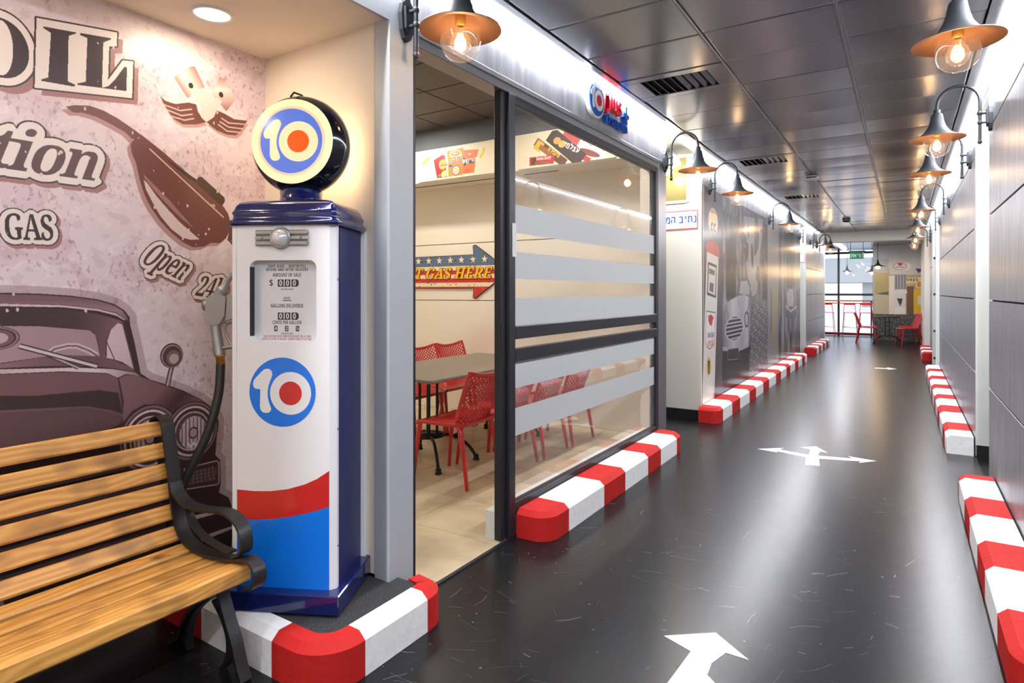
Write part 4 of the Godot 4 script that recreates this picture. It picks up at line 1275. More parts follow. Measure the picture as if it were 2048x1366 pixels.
func shopfront():
	var s := setting("wall_shopfront", "grey sheet beam and frame over the glazed break room front", "wall")
	slab("beam", Vector3(-2.02, 2.60, -2.09), Vector3(-1.868, 2.9, -5.57), M.sheet, s)
	slab("upper_wall", Vector3(-2.02, 2.9, -2.09), Vector3(-1.89, 3.3, -5.8), M.pale, s)
	slab("head_profile", Vector3(-2.0, 2.565, -2.09), Vector3(-1.862, 2.598, -5.57), M.trim, s, .004)
	slab("head_profile", Vector3(-1.98, 2.52, -2.09), Vector3(-1.868, 2.566, -5.35), M.trim, s, .004)
	slab("end_column", Vector3(-2.02, .0, -5.35), Vector3(-1.866, 2.60, -5.57), M.trim, s, .006)
	slab("frame_post", Vector3(-1.93, 0, -2.088), Vector3(-1.872, 2.52, -2.1), M.frame, s)
	slab("inner_jamb", Vector3(-2.02, .0, -5.30), Vector3(-1.93, 2.52, -5.352), M.cream, s)
	# glazed screen
	var w := setting("window_1", "tall glazed screen with frosted bands beside the shop doorway", "window")
	slab("frame_post", Vector3(-1.93, .01, -2.818), Vector3(-1.885, 2.52, -2.868), M.frame, w, .003)
	slab("frame_post", Vector3(-1.91, .01, -2.872), Vector3(-1.862, 2.52, -2.935), M.frame, w, .003)
	slab("frame_post", Vector3(-1.91, .14, -5.29), Vector3(-1.865, 2.52, -5.35), M.frame, w, .003)
	slab("frame_rail", Vector3(-1.91, .14, -2.935), Vector3(-1.865, .20, -5.29), M.frame, w, .003)
	slab("frame_rail", Vector3(-1.91, 2.47, -2.935), Vector3(-1.868, 2.52, -5.29), M.frame, w, .003)
	slab("frame_rail", Vector3(-1.91, 1.13, -2.935), Vector3(-1.860, 1.205, -5.29), M.frame, w, .004)
	slab("frame_rail", Vector3(-1.91, 1.00, -2.935), Vector3(-1.860, 1.075, -5.29), M.frame, w, .004)
	slab("sill_block", Vector3(-1.99, .008, -2.82), Vector3(-1.905, .17, -5.3), M.white, w)
	for q in [[.20, 1.00], [1.075, 1.13], [1.205, 2.47]]:
		var g := Geo.new()
		g.quad(Vector3(-1.888, q[0], -2.935), Vector3(-1.888, q[0], -5.29), Vector3(-1.888, q[1], -5.29), Vector3(-1.888, q[1], -2.935))
		part("pane", g, M.pane, w)
	for q in [[1.742, 1.905], [1.475, 1.633], [1.205, 1.365], [.845, 1.0], [.57, .73]]:
		var g := Geo.new()
		g.span(Vector3(-1.8865, q[0], -2.935), Vector3(-1.8855, q[1], -5.29))
		part("frosted_band", g, M.frost, w)
	slab("handle_plate", Vector3(-1.884, 1.06, -2.822), Vector3(-1.880, 1.22, -2.838), M.black, w)
	var tg := slab("paper_tag", Vector3(-1.861, 1.60, -2.90), Vector3(-1.858, 1.79, -2.938), M.white, null)
	tag(tg, "white paper strip stuck on the dark door post", "paper")
	# raised shop sign on the beam
	var t := thing("shop_sign", "raised sign with round blue 10 emblem and red plus lettering on the grey beam", "sign", Vector3(-1.868, 0, 0))
	var face := Basis(Vector3(0, 0, -1), Vector3(0, 1, 0), Vector3(1, 0, 0))
	var gw := Geo.new()
	gw.prism(Art.oval(Vector2.ZERO, Vector2(.132, .132), 0, 56), .03, Transform3D(face, Vector3(0, 2.77, -3.975)))
	part("emblem_edge", gw, M.white, t)
	disc_logo(t, Transform3D(face, Vector3(.03, 2.77, -3.975)), .118, .004, M.letter_blue, M.white, M.letter_red)
	var tx := func(s_: String, size: float, z: float, y: float, m: Material, wide: float, gap: float):
		var x := 0.0
		for ch in s_:
			for g in word(ch, "sans_bold", size, Transform2D(), 0, wide):
				if g.is_empty(): continue
				var holes := []
				var outer: Array = g
				# fold a counter into its letter so that one outline is left
				var poly: PackedVector2Array = outer[0]
				for c in g: if area(c) > area(poly): poly = c
				for c in g:
					if c != poly: poly = keyhole(poly, c)
				var q := Geo.new()
				q.prism(poly, .035, Transform3D(face, Vector3(0, y, z - x)))
				part("sign_letter", q, m, t)
			x += word_length(ch, "sans_bold", size, wide) + gap
	tx.call("plus", .18, -4.105, 2.755, M.letter_red, .86, .004)
	var plus := Geo.new()
	plus.prism(PackedVector2Array(flat([-.016, -.07, .016, -.07, .016, -.016, .055, -.016, .055, .016, .016, .016, .016, .07, -.016, .07, -.016, .016, -.055, .016, -.055, -.016, -.016, -.016])), .035, Transform3D(face, Vector3(0, 2.78, -4.52)))
	part("sign_letter", plus, M.letter_blue, t)
	for l in hebrew_strokes("םלרהחמבחח", .047, Vector2(4.14, 2.652)):
		for f in Geometry2D.offset_polyline(PackedVector2Array(l), .0052, Geometry2D.JOIN_ROUND, Geometry2D.END_ROUND):
			if Geometry2D.is_polygon_clockwise(f): continue
			var q := Geo.new()
			q.prism(f, .03, Transform3D(face, Vector3(0, 0, 0)))
			part("sign_letter", q, M.letter_blue, t)

func area(p: PackedVector2Array) -> float:
	var s := 0.0
	for i in p.size(): s += p[i].cross(p[(i + 1) % p.size()])
	return absf(s) / 2

func keyhole(a: PackedVector2Array, b: PackedVector2Array) -> PackedVector2Array:
	# join the hole b to the outline a by a hair-thin cut
	if Geometry2D.is_polygon_clockwise(a): a.reverse()
	if not Geometry2D.is_polygon_clockwise(b): b.reverse()
	var best := 1e9
	var ia := 0
	var ib := 0
	for i in a.size():
		for j in b.size():
			var d := a[i].distance_squared_to(b[j])
			if d < best:
				best = d; ia = i; ib = j
	var n := (b[ib] - a[ia]).orthogonal().normalized() * .0002
	var r := PackedVector2Array()
	for i in ia + 1: r.append(a[i])
	r[r.size() - 1] = a[ia] + n
	for j in b.size(): r.append(b[(ib + j) % b.size()])
	r[r.size() - b.size()] = b[ib] + n
	r.append(b[ib] - n)
	r.append(a[ia] - n)
	for i in range(ia + 1, a.size()): r.append(a[i])
	return r

# ---------------------------------------------------------------- kerbs
const KERB := [Vector2(0, 0), Vector2(0, .132), Vector2(.032, .16), Vector2(.225, .16), Vector2(.225, 0)]

func arc(c: Vector2, r: float, a0: float, a1: float, n := 8) -> Array:
	var p := []
	for i in n + 1:
		var a := deg_to_rad(lerpf(a0, a1, float(i) / n))
		p.append(c + Vector2(cos(a), sin(a)) * r)
	return p

func kerb(label: String, blocks: Array, turn: float, width := .225) -> Node3D:
	var t := thing("painted_kerb", label, "kerb", Vector3.ZERO, 0, "red and white painted kerbs")
	var prof := KERB.duplicate()
	prof[3] = Vector2(width, .16); prof[4] = Vector2(width, 0)
	for b in blocks:
		var g := Geo.new()
		var pf := prof
		if b.size() > 2 and b[2] is Array:
			end_block(g, b[1], b[2], turn)
			part("kerb_block", g, M.kerb_red if b[0] else M.kerb_white, t)
			continue
		if b.size() > 2:
			pf = prof.duplicate()
			pf[3] = Vector2(b[2], .16); pf[4] = Vector2(b[2], 0)
		g.sweep(b[1], pf, turn)
		part("kerb_block", g, M.kerb_red if b[0] else M.kerb_white, t)
	return t

# rounded end of a kerb: the outer path with the usual chamfer, closed by the points on the wall side
func end_block(g: Geo, path: Array, corners: Array, turn: float):
	var n := path.size()
	var top := PackedVector2Array()
	for i in n:
		var d: Vector2 = (path[mini(i + 1, n - 1)] - path[maxi(i - 1, 0)]).normalized()
		var inn := Vector2(d.y, -d.x) * turn * .032
		if i == 0 and absf(d.x) > absf(d.y): inn = Vector2(0, -.032)
		if i == n - 1 and absf(d.x) > absf(d.y): inn = Vector2(0, .032)
		top.append(path[i] + inn)
	var mid := Vector3.ZERO
	for p in path: mid += Vector3(p.x, .08, p.y)
	for p in corners: mid += Vector3(p.x, .08, p.y)
	mid /= n + corners.size()
	for i in n - 1:
		var a: Vector2 = path[i]
		var b: Vector2 = path[i + 1]
		g.face([Vector3(a.x, 0, a.y), Vector3(b.x, 0, b.y), Vector3(b.x, .132, b.y), Vector3(a.x, .132, a.y)], mid)
		g.face([Vector3(a.x, .132, a.y), Vector3(b.x, .132, b.y), Vector3(top[i + 1].x, .16, top[i + 1].y), Vector3(top[i].x, .16, top[i].y)], mid)
	var cap := top.duplicate()
	for p in corners: cap.append(p)
	var ix := Geometry2D.triangulate_polygon(cap)
	for i in range(0, ix.size(), 3):
		g.face([Vector3(cap[ix[i]].x, .16, cap[ix[i]].y), Vector3(cap[ix[i + 1]].x, .16, cap[ix[i + 1]].y), Vector3(cap[ix[i + 2]].x, .16, cap[ix[i + 2]].y)], mid)
	# joint and wall faces
	var loop := [path[n - 1]] + corners + [path[0]]
	for i in loop.size() - 1:
		var a: Vector2 = loop[i]
		var b: Vector2 = loop[i + 1]
		g.face([Vector3(a.x, 0, a.y), Vector3(b.x, 0, b.y), Vector3(b.x, .132, b.y), Vector3(a.x, .132, a.y)], mid)

func straight(x: float, zs: Array, red_first: bool) -> Array:
	var out := []
	for i in zs.size() - 1:
		out.append([red_first == (i % 2 == 0), [Vector2(x, zs[i]), Vector2(x, (zs[i] + zs[i + 1]) / 2), Vector2(x, zs[i + 1])]])
	return out

func kerbs():
	# kerb round the pump platform (travel: along the niche, round the corner, up the corridor)
	var b := []
	b.append([true, [Vector2(-2.728, -1.392), Vector2(-2.55, -1.392), Vector2(-2.38, -1.39)]])
	b.append([false, [Vector2(-2.38, -1.39), Vector2(-2.1, -1.39), Vector2(-1.93, -1.39)]])
	b.append([true, [Vector2(-1.93, -1.39), Vector2(-1.84, -1.39)] + arc(Vector2(-1.82, -1.56), .17, 84, 6, 7) + [Vector2(-1.65, -1.58)]])
	b.append([false, [Vector2(-1.65, -1.58), Vector2(-1.65, -1.75), Vector2(-1.65, -1.925)]])
	b.append([true, [Vector2(-1.65, -1.925), Vector2(-1.65, -1.95)] + arc(Vector2(-1.77, -1.95), .12, -5, -62, 5) + [Vector2(-1.79, -2.068)]])
	kerb("red and white kerb bent round the platform of the vintage pump", b, 1.0, .09)
	var pf := Geo.new()
	pf.prism(PackedVector2Array(flat([-2.728, 1.484, -1.85, 1.482, -1.80, 1.49, -1.76, 1.515, -1.742, 1.56, -1.741, 1.93, -1.75, 1.96, -1.78, 1.975, -1.862, 1.975, -1.862, 1.918, -1.97, 1.918, -2.728, 1.926])), .152, Transform3D(Basis(Vector3(1, 0, 0), Vector3(0, 0, -1), Vector3(0, 1, 0)), Vector3.ZERO))
	var po := part("asphalt_platform", pf, M.asphalt)
	tag(po, "dark asphalt filled platform under the vintage pump", "platform")
	# kerb under the glazed screen
	b = []
	b.append([true, [Vector2(-1.862, -2.945), Vector2(-1.79, -2.945)] + arc(Vector2(-1.77, -3.065), .12, 82, 8, 6) + [Vector2(-1.65, -3.09), Vector2(-1.65, -3.185)], [Vector2(-1.862, -3.185)]])
	b.append_array(straight(-1.65, [-3.185, -3.684, -4.044, -4.498, -4.791, -5.20], false))
	b[1][1] = b[1][1]
	b.append([true, [Vector2(-1.65, -5.20), Vector2(-1.65, -5.28)] + arc(Vector2(-1.77, -5.28), .12, -5, -70, 5) + [Vector2(-1.80, -5.40), Vector2(-1.862, -5.40)], [Vector2(-1.862, -5.20)]])
	kerb("red and white kerb in front of the frosted glass screen", b, 1.0, .21)
	# kerb under the printed sheets
	b = []
	b.append([true, [Vector2(-1.862, -6.60), Vector2(-1.76, -6.60)] + arc(Vector2(-1.74, -6.69), .09, 80, 8, 4) + [Vector2(-1.65, -6.72), Vector2(-1.65, -6.80)], [Vector2(-1.862, -6.80)]])
	b.append_array(straight(-1.65, [-6.80, -7.22, -7.62, -8.15, -8.55, -9.05, -9.48, -10.05, -10.5, -11.05, -11.45, -12.0, -12.4, -12.9, -13.3, -13.6], false))
	kerb("long red and white kerb under the printed metal sheets", b, 1.0, .21)
	b = straight(-1.65, [-14.9, -15.25, -15.7, -16.05, -16.5, -16.85, -17.3, -17.65, -18.15], true)
	kerb("short red and white kerb at the far left metal wall", b, 1.0, .21)
	# right side
	b = []
	b.append([true, [Vector2(.500, -2.66), Vector2(.44, -2.66)] + arc(Vector2(.42, -2.77), .11, 98, 172, 5) + [Vector2(.31, -2.81), Vector2(.31, -3.06)], [Vector2(.5, -3.06)]])
	b.append_array(straight(.31, [-3.06, -3.50, -3.84, -4.27, -4.62, -5.06], false))
	b.append([true, [Vector2(.31, -5.06), Vector2(.31, -5.13)] + arc(Vector2(.39, -5.13), .08, 185, 255, 4) + [Vector2(.43, -5.21), Vector2(.5, -5.21)], [Vector2(.5, -5.06)]])
	kerb("red and white kerb along the near right metal wall", b, -1.0, .19)
	b = straight(.31, [-6.50, -6.78, -7.15, -7.75, -8.2, -8.7, -9.05, -9.6, -10.0, -10.6, -11.0, -11.6, -12.0, -12.6], false)
	kerb("red and white kerb along the further right metal wall, white end block", b, -1.0, .19)
	b = straight(.31, [-14.9, -15.35, -15.75, -16.2, -16.6, -17.15], true)
	kerb("short red and white kerb at the far right before the red chairs", b, -1.0, .19)

# ---------------------------------------------------------------- vintage pump
func rounded(w: float, h: float, r: float, n := 5) -> PackedVector2Array:
	var p := PackedVector2Array()
	for q in [[1, 1, 0], [-1, 1, 90], [-1, -1, 180], [1, -1, 270]]:
		for i in n + 1:
			var a := deg_to_rad(q[2] + 90.0 * i / n)
			p.append(Vector2(q[0] * (w / 2 - r), q[1] * (h / 2 - r)) + Vector2(cos(a), sin(a)) * r)
	return p

func gas_pump():
	var t := thing("gas_pump", "white and navy vintage fuel pump with lit round 10 globe on top", "gas pump", Vector3(-2.131, .152, -1.679), deg_to_rad(27))
	var y0 := -.152     # heights below are measured from the corridor floor
	# plinth
	var g := Geo.new()
	g.span(Vector3(-.21, y0 + .161, -.18), Vector3(.245, y0 + .236, .215), .004)
	part("plinth", g, M.navy, t)
	# body: front panel with a window cut in it, white edge strips, navy sides
	var zf := .165
	g = Geo.new()
	g.span(Vector3(-.212, y0 + .225, -.165), Vector3(-.19, y0 + 1.67, zf), .003)
	g.span(Vector3(.195, y0 + .225, .125), Vector3(.212, y0 + 1.67, .148), .002)
	part("edge_strip", g, M.enamel, t)
	g = Geo.new()
	g.span(Vector3(-.19, y0 + .225, -.16), Vector3(.205, y0 + 1.20, .12))
	g.span(Vector3(-.19, y0 + 1.20, -.16), Vector3(.205, y0 + 1.67, .10))
	part("side_panel", g, M.navy_satin, t)
	g = Geo.new()
	g.span(Vector3(.19, y0 + .225, -.175), Vector3(.226, y0 + 1.67, -.145), .003)
	part("back_flange", g, M.enamel, t)
	g = Geo.new()
	var wc := Vector2(.0, 1.364)
	var win := rounded(.274, .322, .03, 5)
	var outr := PackedVector2Array()
	for p in win:
		var k := minf(.19 / maxf(absf(p.x), 1e-4), .190 / maxf(absf(p.y), 1e-4))
		outr.append(p * k)
	var n := win.size()
	for i in n:
		var j := (i + 1) % n
		var v := func(p: Vector2, z: float): return Vector3(p.x + wc.x, y0 + p.y + wc.y, z)
		g.quad(v.call(win[i], zf), v.call(outr[i], zf), v.call(outr[j], zf), v.call(win[j], zf))
		g.quad(v.call(win[j], zf), v.call(win[j], zf - .035), v.call(win[i], zf - .035), v.call(win[i], zf))
		if absf(outr[i].x - outr[j].x) > .0002 and absf(outr[i].y - outr[j].y) > .0002:
			var cr := Vector2(.19 * signf(outr[i].x + outr[j].x), .190 * signf(outr[i].y + outr[j].y))
			g.tri(v.call(outr[i], zf), v.call(cr, zf), v.call(outr[j], zf))
	g.span(Vector3(-.19, y0 + .225, .12), Vector3(.19, y0 + wc.y - .190, zf))
	g.span(Vector3(-.19, y0 + wc.y + .190, .12), Vector3(.19, y0 + 1.67, zf))
	# chamfered right edge
	g.quad(Vector3(.19, y0 + .225, zf), Vector3(.212, y0 + .225, .148), Vector3(.212, y0 + 1.67, .148), Vector3(.19, y0 + 1.67, zf))
	part("front_panel", g, M.enamel, t)
	# dial card behind the window
	var card := Art.new(Vector2(-.14, 1.20), Vector2(.28, .33), 3600, rgb(218, 219, 222))
	dial(card)
	var cm := mat(Color.WHITE, .5, 0, "dial card")
	cm.albedo_texture = card.texture()
	cm.texture_repeat = false
	g = Geo.new()
	g.uvquad(Vector3(-.14, y0 + 1.20, .131), Vector3(.14, y0 + 1.20, .131), Vector3(.14, y0 + 1.53, .131), Vector3(-.14, y0 + 1.53, .131))
	part("dial_card", g, cm, t)
	g = Geo.new()
	g.span(Vector3(-.1375, y0 + 1.225, .13), Vector3(-.1355, y0 + 1.50, .1645))
	part("window_reveal", g, M.black, t)
	# printed swoosh at the foot
	var sw := func(hi: Array, lo: Array, m: Material, called: String):
		var p := PackedVector2Array()
		for q in flat(hi): p.append(q)
		var l := flat(lo)
		l.reverse()
		for q in l: p.append(q)
		var q2 := Geo.new()
		q2.prism(p, .0012, Transform3D(Basis(), Vector3(0, y0, zf)))
		part(called, q2, m, t)
	var top := [-.189, .617, -.12, .613, -.05, .615, .02, .625, .09, .646, .14, .669, .189, .702]
	var mid := [-.189, .503, -.12, .500, -.05, .504, .02, .515, .09, .531, .14, .545, .189, .561]
	sw.call(top, mid, M.logo_red, "red_band")
	sw.call(mid, [-.189, .228, .189, .228], M.logo_blue, "blue_band")
	var ebase := Node3D.new()
	ebase.name = "front_emblem"
	t.add_child(ebase)
	disc_logo(ebase, Transform3D(Basis(), Vector3(-.002, y0 + 1.006, zf)), .136, .0012, M.logo_blue, M.enamel, M.logo_red)
	# metal badge with glass eye
	g = Geo.new()
	for y in [1.592, 1.613, 1.634]: g.box(Vector3(-.002, y0 + y, zf + .006), Vector3(.216, .019, .014), .004)
	part("badge", g, M.zinc, t)
	g = Geo.new(true)
	var fz := Transform3D(Basis(Vector3(1, 0, 0), Vector3(0, 0, 1), Vector3(0, -1, 0)), Vector3(-.005, y0 + 1.612, zf))
	g.lathe([Vector2(.043, 0), Vector2(.043, .014), Vector2(.038, .02), Vector2(.034, .016), Vector2(.03, .012), Vector2(0, .012)], fz, 28)
	part("eye_bezel", g, M.zinc, t)
	g = Geo.new(true)
	g.lathe([Vector2(.034, .014), Vector2(.030, .026), Vector2(.02, .034), Vector2(.008, .038), Vector2(0, .0385)], fz, 28)
	part("glass_eye", g, mat(rgb(222, 224, 224), .05, .25, "glass eye"), t)
	for sx in [-.08, .078]:
		g = Geo.new(true)
		g.lathe([Vector2(.006, 0), Vector2(.005, .003), Vector2(0, .0035)], Transform3D(fz.basis, Vector3(sx, y0 + 1.613, zf + .012)), 10)
		part("screw", g, M.chrome, t)
	for y in [1.45, .86, .40]:
		g = Geo.new(true)
		g.lathe([Vector2(.005, 0), Vector2(.004, .003), Vector2(0, .0035)], Transform3D(Basis(Vector3(0, 0, 1), -PI / 2), Vector3(.212, y0 + y, .137)), 8)
		part("screw", g, M.chrome, t)
	# navy stepped cap
	g = Geo.new()
	var prev := []
	var steps := [[.0, 1.663, .0], [.010, 1.663, .0], [.010, 1.682, 0], [.0, 1.688, 0], [-.002, 1.702, 0], [.003, 1.714, 0], [-.006, 1.728, 0], [-.010, 1.742, 0], [-.022, 1.758, 0], [-.06, 1.770, 0], [-.10, 1.776, 0], [-.13, 1.778, 0]]
	g.smooth = true
	for s in steps:
		var ring := []
		var o: float = s[0]
		for p in rounded(.43 + 2 * o, .335 + 2 * o, maxf(.012, .02 + o * .5), 4): ring.append(Vector3(p.x, y0 + s[1], p.y))
		if prev:
			for i in ring.size():
				var j := (i + 1) % ring.size()
				g.quad(prev[i], ring[i], ring[j], prev[j])
		prev = ring
	for i in range(1, prev.size() - 1): g.tri(prev[0], prev[i + 1], prev[i])
	part("cap", g, M.navy, t)
	for q in [[.214, 1.722, .05], [.17, 1.722, .172]]:
		g = Geo.new(true)
		g.lathe([Vector2(.006, 0), Vector2(.005, .003), Vector2(0, .0035)], Transform3D(fz.basis, Vector3(q[0] - .02, y0 + q[1], q[2])), 8)
		part("screw", g, M.chrome, t)
	# neck and globe
	g = Geo.new(true)
	g.lathe([Vector2(.095, y0 + 1.772), Vector2(.088, y0 + 1.782), Vector2(.084, y0 + 1.79), Vector2(.086, y0 + 1.82), Vector2(.07, y0 + 1.83)], Transform3D(), 32)
	part("neck", g, M.navy, t)
	var gx := Transform3D(Basis(Vector3(1, 0, 0), Vector3(0, 0, 1), Vector3(0, -1, 0)), Vector3(0, y0 + 2.012, 0))
	g = Geo.new(true)
	var rim := []
	for i in 17:
		var a := deg_to_rad(lerpf(62, -62, i / 16.0))
		rim.append(Vector2(.095 + .112 * cos(a), .102 * sin(a)))
	rim.push_front(Vector2(.162, .082))
	rim.append(Vector2(.162, -.082))
	rim.reverse()
	g.lathe(rim, gx, 56)
	var shell := part("globe_shell", g, gloss(rgb(12, 14, 28), .1), t)
	g = Geo.new(true)
	g.tube([Vector3(0, y0 + 2.222, -.06), Vector3(0, y0 + 2.227, 0), Vector3(0, y0 + 2.216, .07), Vector3(0, y0 + 2.19, .098)], .004, 6)
	part("globe_seam", g, M.black, shell)
	var ga := Art.new(Vector2(-.18, -.18), Vector2(.36, .36), 1600, rgb(255, 236, 178))
	globe_face(ga)
	var gm := mat(Color.WHITE, .25, 0, "lit globe face")
	gm.albedo_texture = ga.texture()
	gm.texture_repeat = false
	gm.emission_enabled = true
	gm.emission = Color.WHITE
	gm.emission_operator = BaseMaterial3D.EMISSION_OP_MULTIPLY
	gm.emission_texture = gm.albedo_texture
	gm.emission_energy_multiplier = .62
	g = Geo.new(true)
	g.uvs = true
	g.st.set_smooth_group(0)
	var dome := func(r: float, a: float) -> Array:
		var p := Vector2(cos(a), sin(a)) * r
		return [gx * Vector3(p.x, .088 + .016 * (1 - (r / .172) * (r / .172)), -p.y), Vector2(.5 + p.x / .36, .5 - p.y / .36)]
	for i in 6:
		for j in 48:
			var r0 := .172 * i / 6.0; var r1 := .172 * (i + 1) / 6.0
			var a0 := TAU * j / 48; var a1 := TAU * (j + 1) / 48
			for q in [dome.call(r0, a0), dome.call(r1, a1), dome.call(r1, a0), dome.call(r0, a0), dome.call(r0, a1), dome.call(r1, a1)]:
				g.st.set_uv(q[1]); g.st.set_smooth_group(0); g.st.add_vertex(q[0])
	part("globe_face", g, gm, t, "glowing cream disc with blue and orange 10 emblem")
	var bk := part("globe_face", Geo.new(), gm, t)
	bk.mesh = t.get_node("globe_face").mesh
	bk.position = Vector3(0, 0, 0)
	bk.rotation.y = PI
	for q in [[.112, 0.0], [-.112, PI]]:
		var gl := AreaLight3D.new()
		gl.name = "globe_glow"
		gl.area_size = Vector2(.28, .28)
		gl.light_color = rgb(255, 216, 164)
		gl.light_energy = .095
		gl.shadow_enabled = true
		gl.area_range = 12.0
		gl.position = Vector3(0, y0 + 2.012, q[0])
		gl.rotation.y = q[1] + PI
		t.add_child(gl, true)
	nozzle(t, y0)

func globe_face(a: Art):
	var R := .172
	a.ellipse(Vector2.ZERO, Vector2(R, R) * 1.05, rgb(255, 234, 176))
	a.ellipse(Vector2(0, 0), Vector2(.142, .142), rgb(236, 192, 160))
	a.ellipse(Vector2(0, 0), Vector2(.131, .131), rgb(84, 112, 196))
	a.ellipse(Vector2(.033, -.004), Vector2(.081, .081), rgb(250, 214, 168))
	a.ellipse(Vector2(.033, -.004), Vector2(.045, .045), rgb(255, 84, 12))
	a.fill([PackedVector2Array(flat(FIGURE_ONE, Vector2.ZERO, Vector2(.131, .131)))], rgb(250, 214, 168))

func dial(a: Art):
	var k := rgb(44, 40, 38)
	var r := rgb(150, 40, 44)
	var L := func(s: String, size: float, y: float, c: Color, wide: float, x := 0.0): write(a, s, "sans_bold", size, Vector2(x, y), c, 0, 0, wide, 0, true)
	L.call("SIGHT  GLASS      MUST BE FULL", .0155, 1.498, k, .70)
	L.call("BEFORE  AND  AFTER  DELIVERY", .0155, 1.484, k, .76)
	L.call("AMOUNT OF SALE", .020, 1.461, k, .70)
	L.call("$", .036, 1.424, k, .8, -.066)
	for q in [[1.424, -.026], [1.292, -.026]]:
		for i in 3:
			var x: float = q[1] + i * .0285
			var y: float = q[0]
			a.fill([PackedVector2Array([Vector2(x - .012, y - .003), Vector2(x + .012, y - .003), Vector2(x + .012, y + .026), Vector2(x - .012, y + .026)])], k)
			write(a, "0", "sans_bold", .030, Vector2(x, y + .001), rgb(226, 226, 226), 0, 0, .85, 0, true)
		a.fill([PackedVector2Array(flat([.043, -.002, .049, .004, .049, .020, .043, .025], Vector2(0, q[0])))], k)
		a.ellipse(Vector2(-.0118 + .0, q[0] - .002), Vector2(.002, .002), k)
	L.call("TAX INCLUDED", .0085, 1.408, k, .85)
	L.call("ERIE", .0125, 1.371, r, 1.05)
	a.line(flat([-.018, 1.366, .018, 1.366]), .003, k)
	L.call("GALLONS DELIVERED", .020, 1.338, k, .68)
	L.call("CENTS PER GALLON", .019, 1.272, k, .68)
	var i2 := 0
	for s in ["4", "2", "½"]:
		var x := -.046 + i2 * .045
		a.fill([PackedVector2Array(flat([-.007, -.002, .007, -.002, .007, .020, -.007, .020], Vector2(x, 1.245)))], k)
		write(a, s, "sans_bold", .020, Vector2(x, 1.2475), rgb(220, 220, 220), 0, 0, .9 if s != "½" else .6, 0, true)
		i2 += 1
	L.call("TAX INCLUDED", .0085, 1.231, k, .85)
	L.call("\"GALLON AND SALES INDICATION MUST BE AT ZERO", .0122, 1.219, r, .66)
	L.call("WHEN DELIVERY IS BEGUN - UNDER PENALTY OF LAW\"", .0122, 1.208, r, .66)

func nozzle(pump: Node3D, y0: float):
	# hangs at the pump's side on its hook; coordinates of the pump
	var t := Node3D.new()
	t.name = "fuel_nozzle"
	pump.add_child(t)
	t.set_meta("label", "grey metal fuel nozzle hooked on the pump's side")
	var z := -.03
	var v := func(x: float, y: float, dz := 0.0) -> Vector3: return Vector3(x, y0 + y, z + dz)
	var g := Geo.new(true)
	g.prism(PackedVector2Array(flat([-.435, 1.285, -.43, 1.262, -.41, 1.255, -.37, 1.262, -.345, 1.30, -.34, 1.375, -.36, 1.392, -.41, 1.388, -.43, 1.372, -.432, 1.32])), .05, Transform3D(Basis(), v.call(0, 0, -.025)))
	g.prism(PackedVector2Array(flat([-.345, 1.275, -.318, 1.285, -.26, 1.255, -.24, 1.30, -.30, 1.375, -.335, 1.385])), .04, Transform3D(Basis(), v.call(0, 0, -.02)))
	part("body", g, M.zinc, t)
	g = Geo.new(true)
	g.lathe([Vector2(0, 0), Vector2(.024, .0), Vector2(.026, .008), Vector2(.026, .024), Vector2(0, .026)], Transform3D(Basis(Vector3(0, 0, 1), PI / 2 + .1), v.call(-.425, 1.345)), 16)
	part("valve_cap", g, M.zinc, t)
	g = Geo.new(true)
	g.tube([v.call(-.385, 1.38), v.call(-.367, 1.412)], [.026, .026], 14)
	g.tube([v.call(-.367, 1.412), v.call(-.355, 1.43), v.call(-.34, 1.455), v.call(-.315, 1.48), v.call(-.28, 1.49), v.call(-.22, 1.485)], [.022, .014, .012, .012, .012, .012], 12)
	part("spout", g, M.zinc, t)
	g = Geo.new(true)
	g.tube([v.call(-.402, 1.27), v.call(-.395, 1.215), v.call(-.388, 1.165), v.call(-.380, 1.13)], [.022, .022, .024, .025], 14)
	part("handle", g, M.zinc, t)
	g = Geo.new(true)
	g.tube([v.call(-.325, 1.268), v.call(-.35, 1.26), v.call(-.358, 1.24), v.call(-.345, 1.20), v.call(-.32, 1.165), v.call(-.29, 1.16)], .006, 8)
	g.tube([v.call(-.38, 1.155), v.call(-.33, 1.165), v.call(-.28, 1.168)], .009, 8)
	part("trigger_guard", g, M.zinc, t)
	g = Geo.new(true)
	g.tube([v.call(-.30, 1.25), v.call(-.21, 1.27, .0)], .018, 8)
	part("holster_hook", g, M.zinc, t)
	g = Geo.new(true)
	g.lathe([Vector2(.0, .035), Vector2(.020, .035), Vector2(.022, .03), Vector2(.022, .024), Vector2(.018, .022), Vector2(.018, -.01), Vector2(0, -.01)], Transform3D(Basis(Vector3(0, 0, 1), .1), v.call(-.377, 1.098)), 14)
	part("ferrule", g, M.brass, t)
	g = Geo.new(true)
	var path := smooth_path([v.call(-.377, 1.09), v.call(-.375, .96, .02), v.call(-.40, .80, .06), v.call(-.47, .62, .10), v.call(-.52, .46, .12), v.call(-.50, .32, .10), v.call(-.42, .235, .06), v.call(-.32, .20, .0), v.call(-.23, .20, -.06)], 6)
	g.tube(path, .0185, 12)
	part("hose", g, M.cable, pump, "thick black rubber hose")

func smooth_path(p: Array, n: int) -> Array:
	var out := []
	for i in p.size() - 1:
		var a = p[maxi(i - 1, 0)]; var b = p[i]; var c = p[i + 1]; var d = p[mini(i + 2, p.size() - 1)]
		for k in n: out.append(b.cubic_interpolate(c, a, d, float(k) / n))
	out.append(p[-1])
	return out

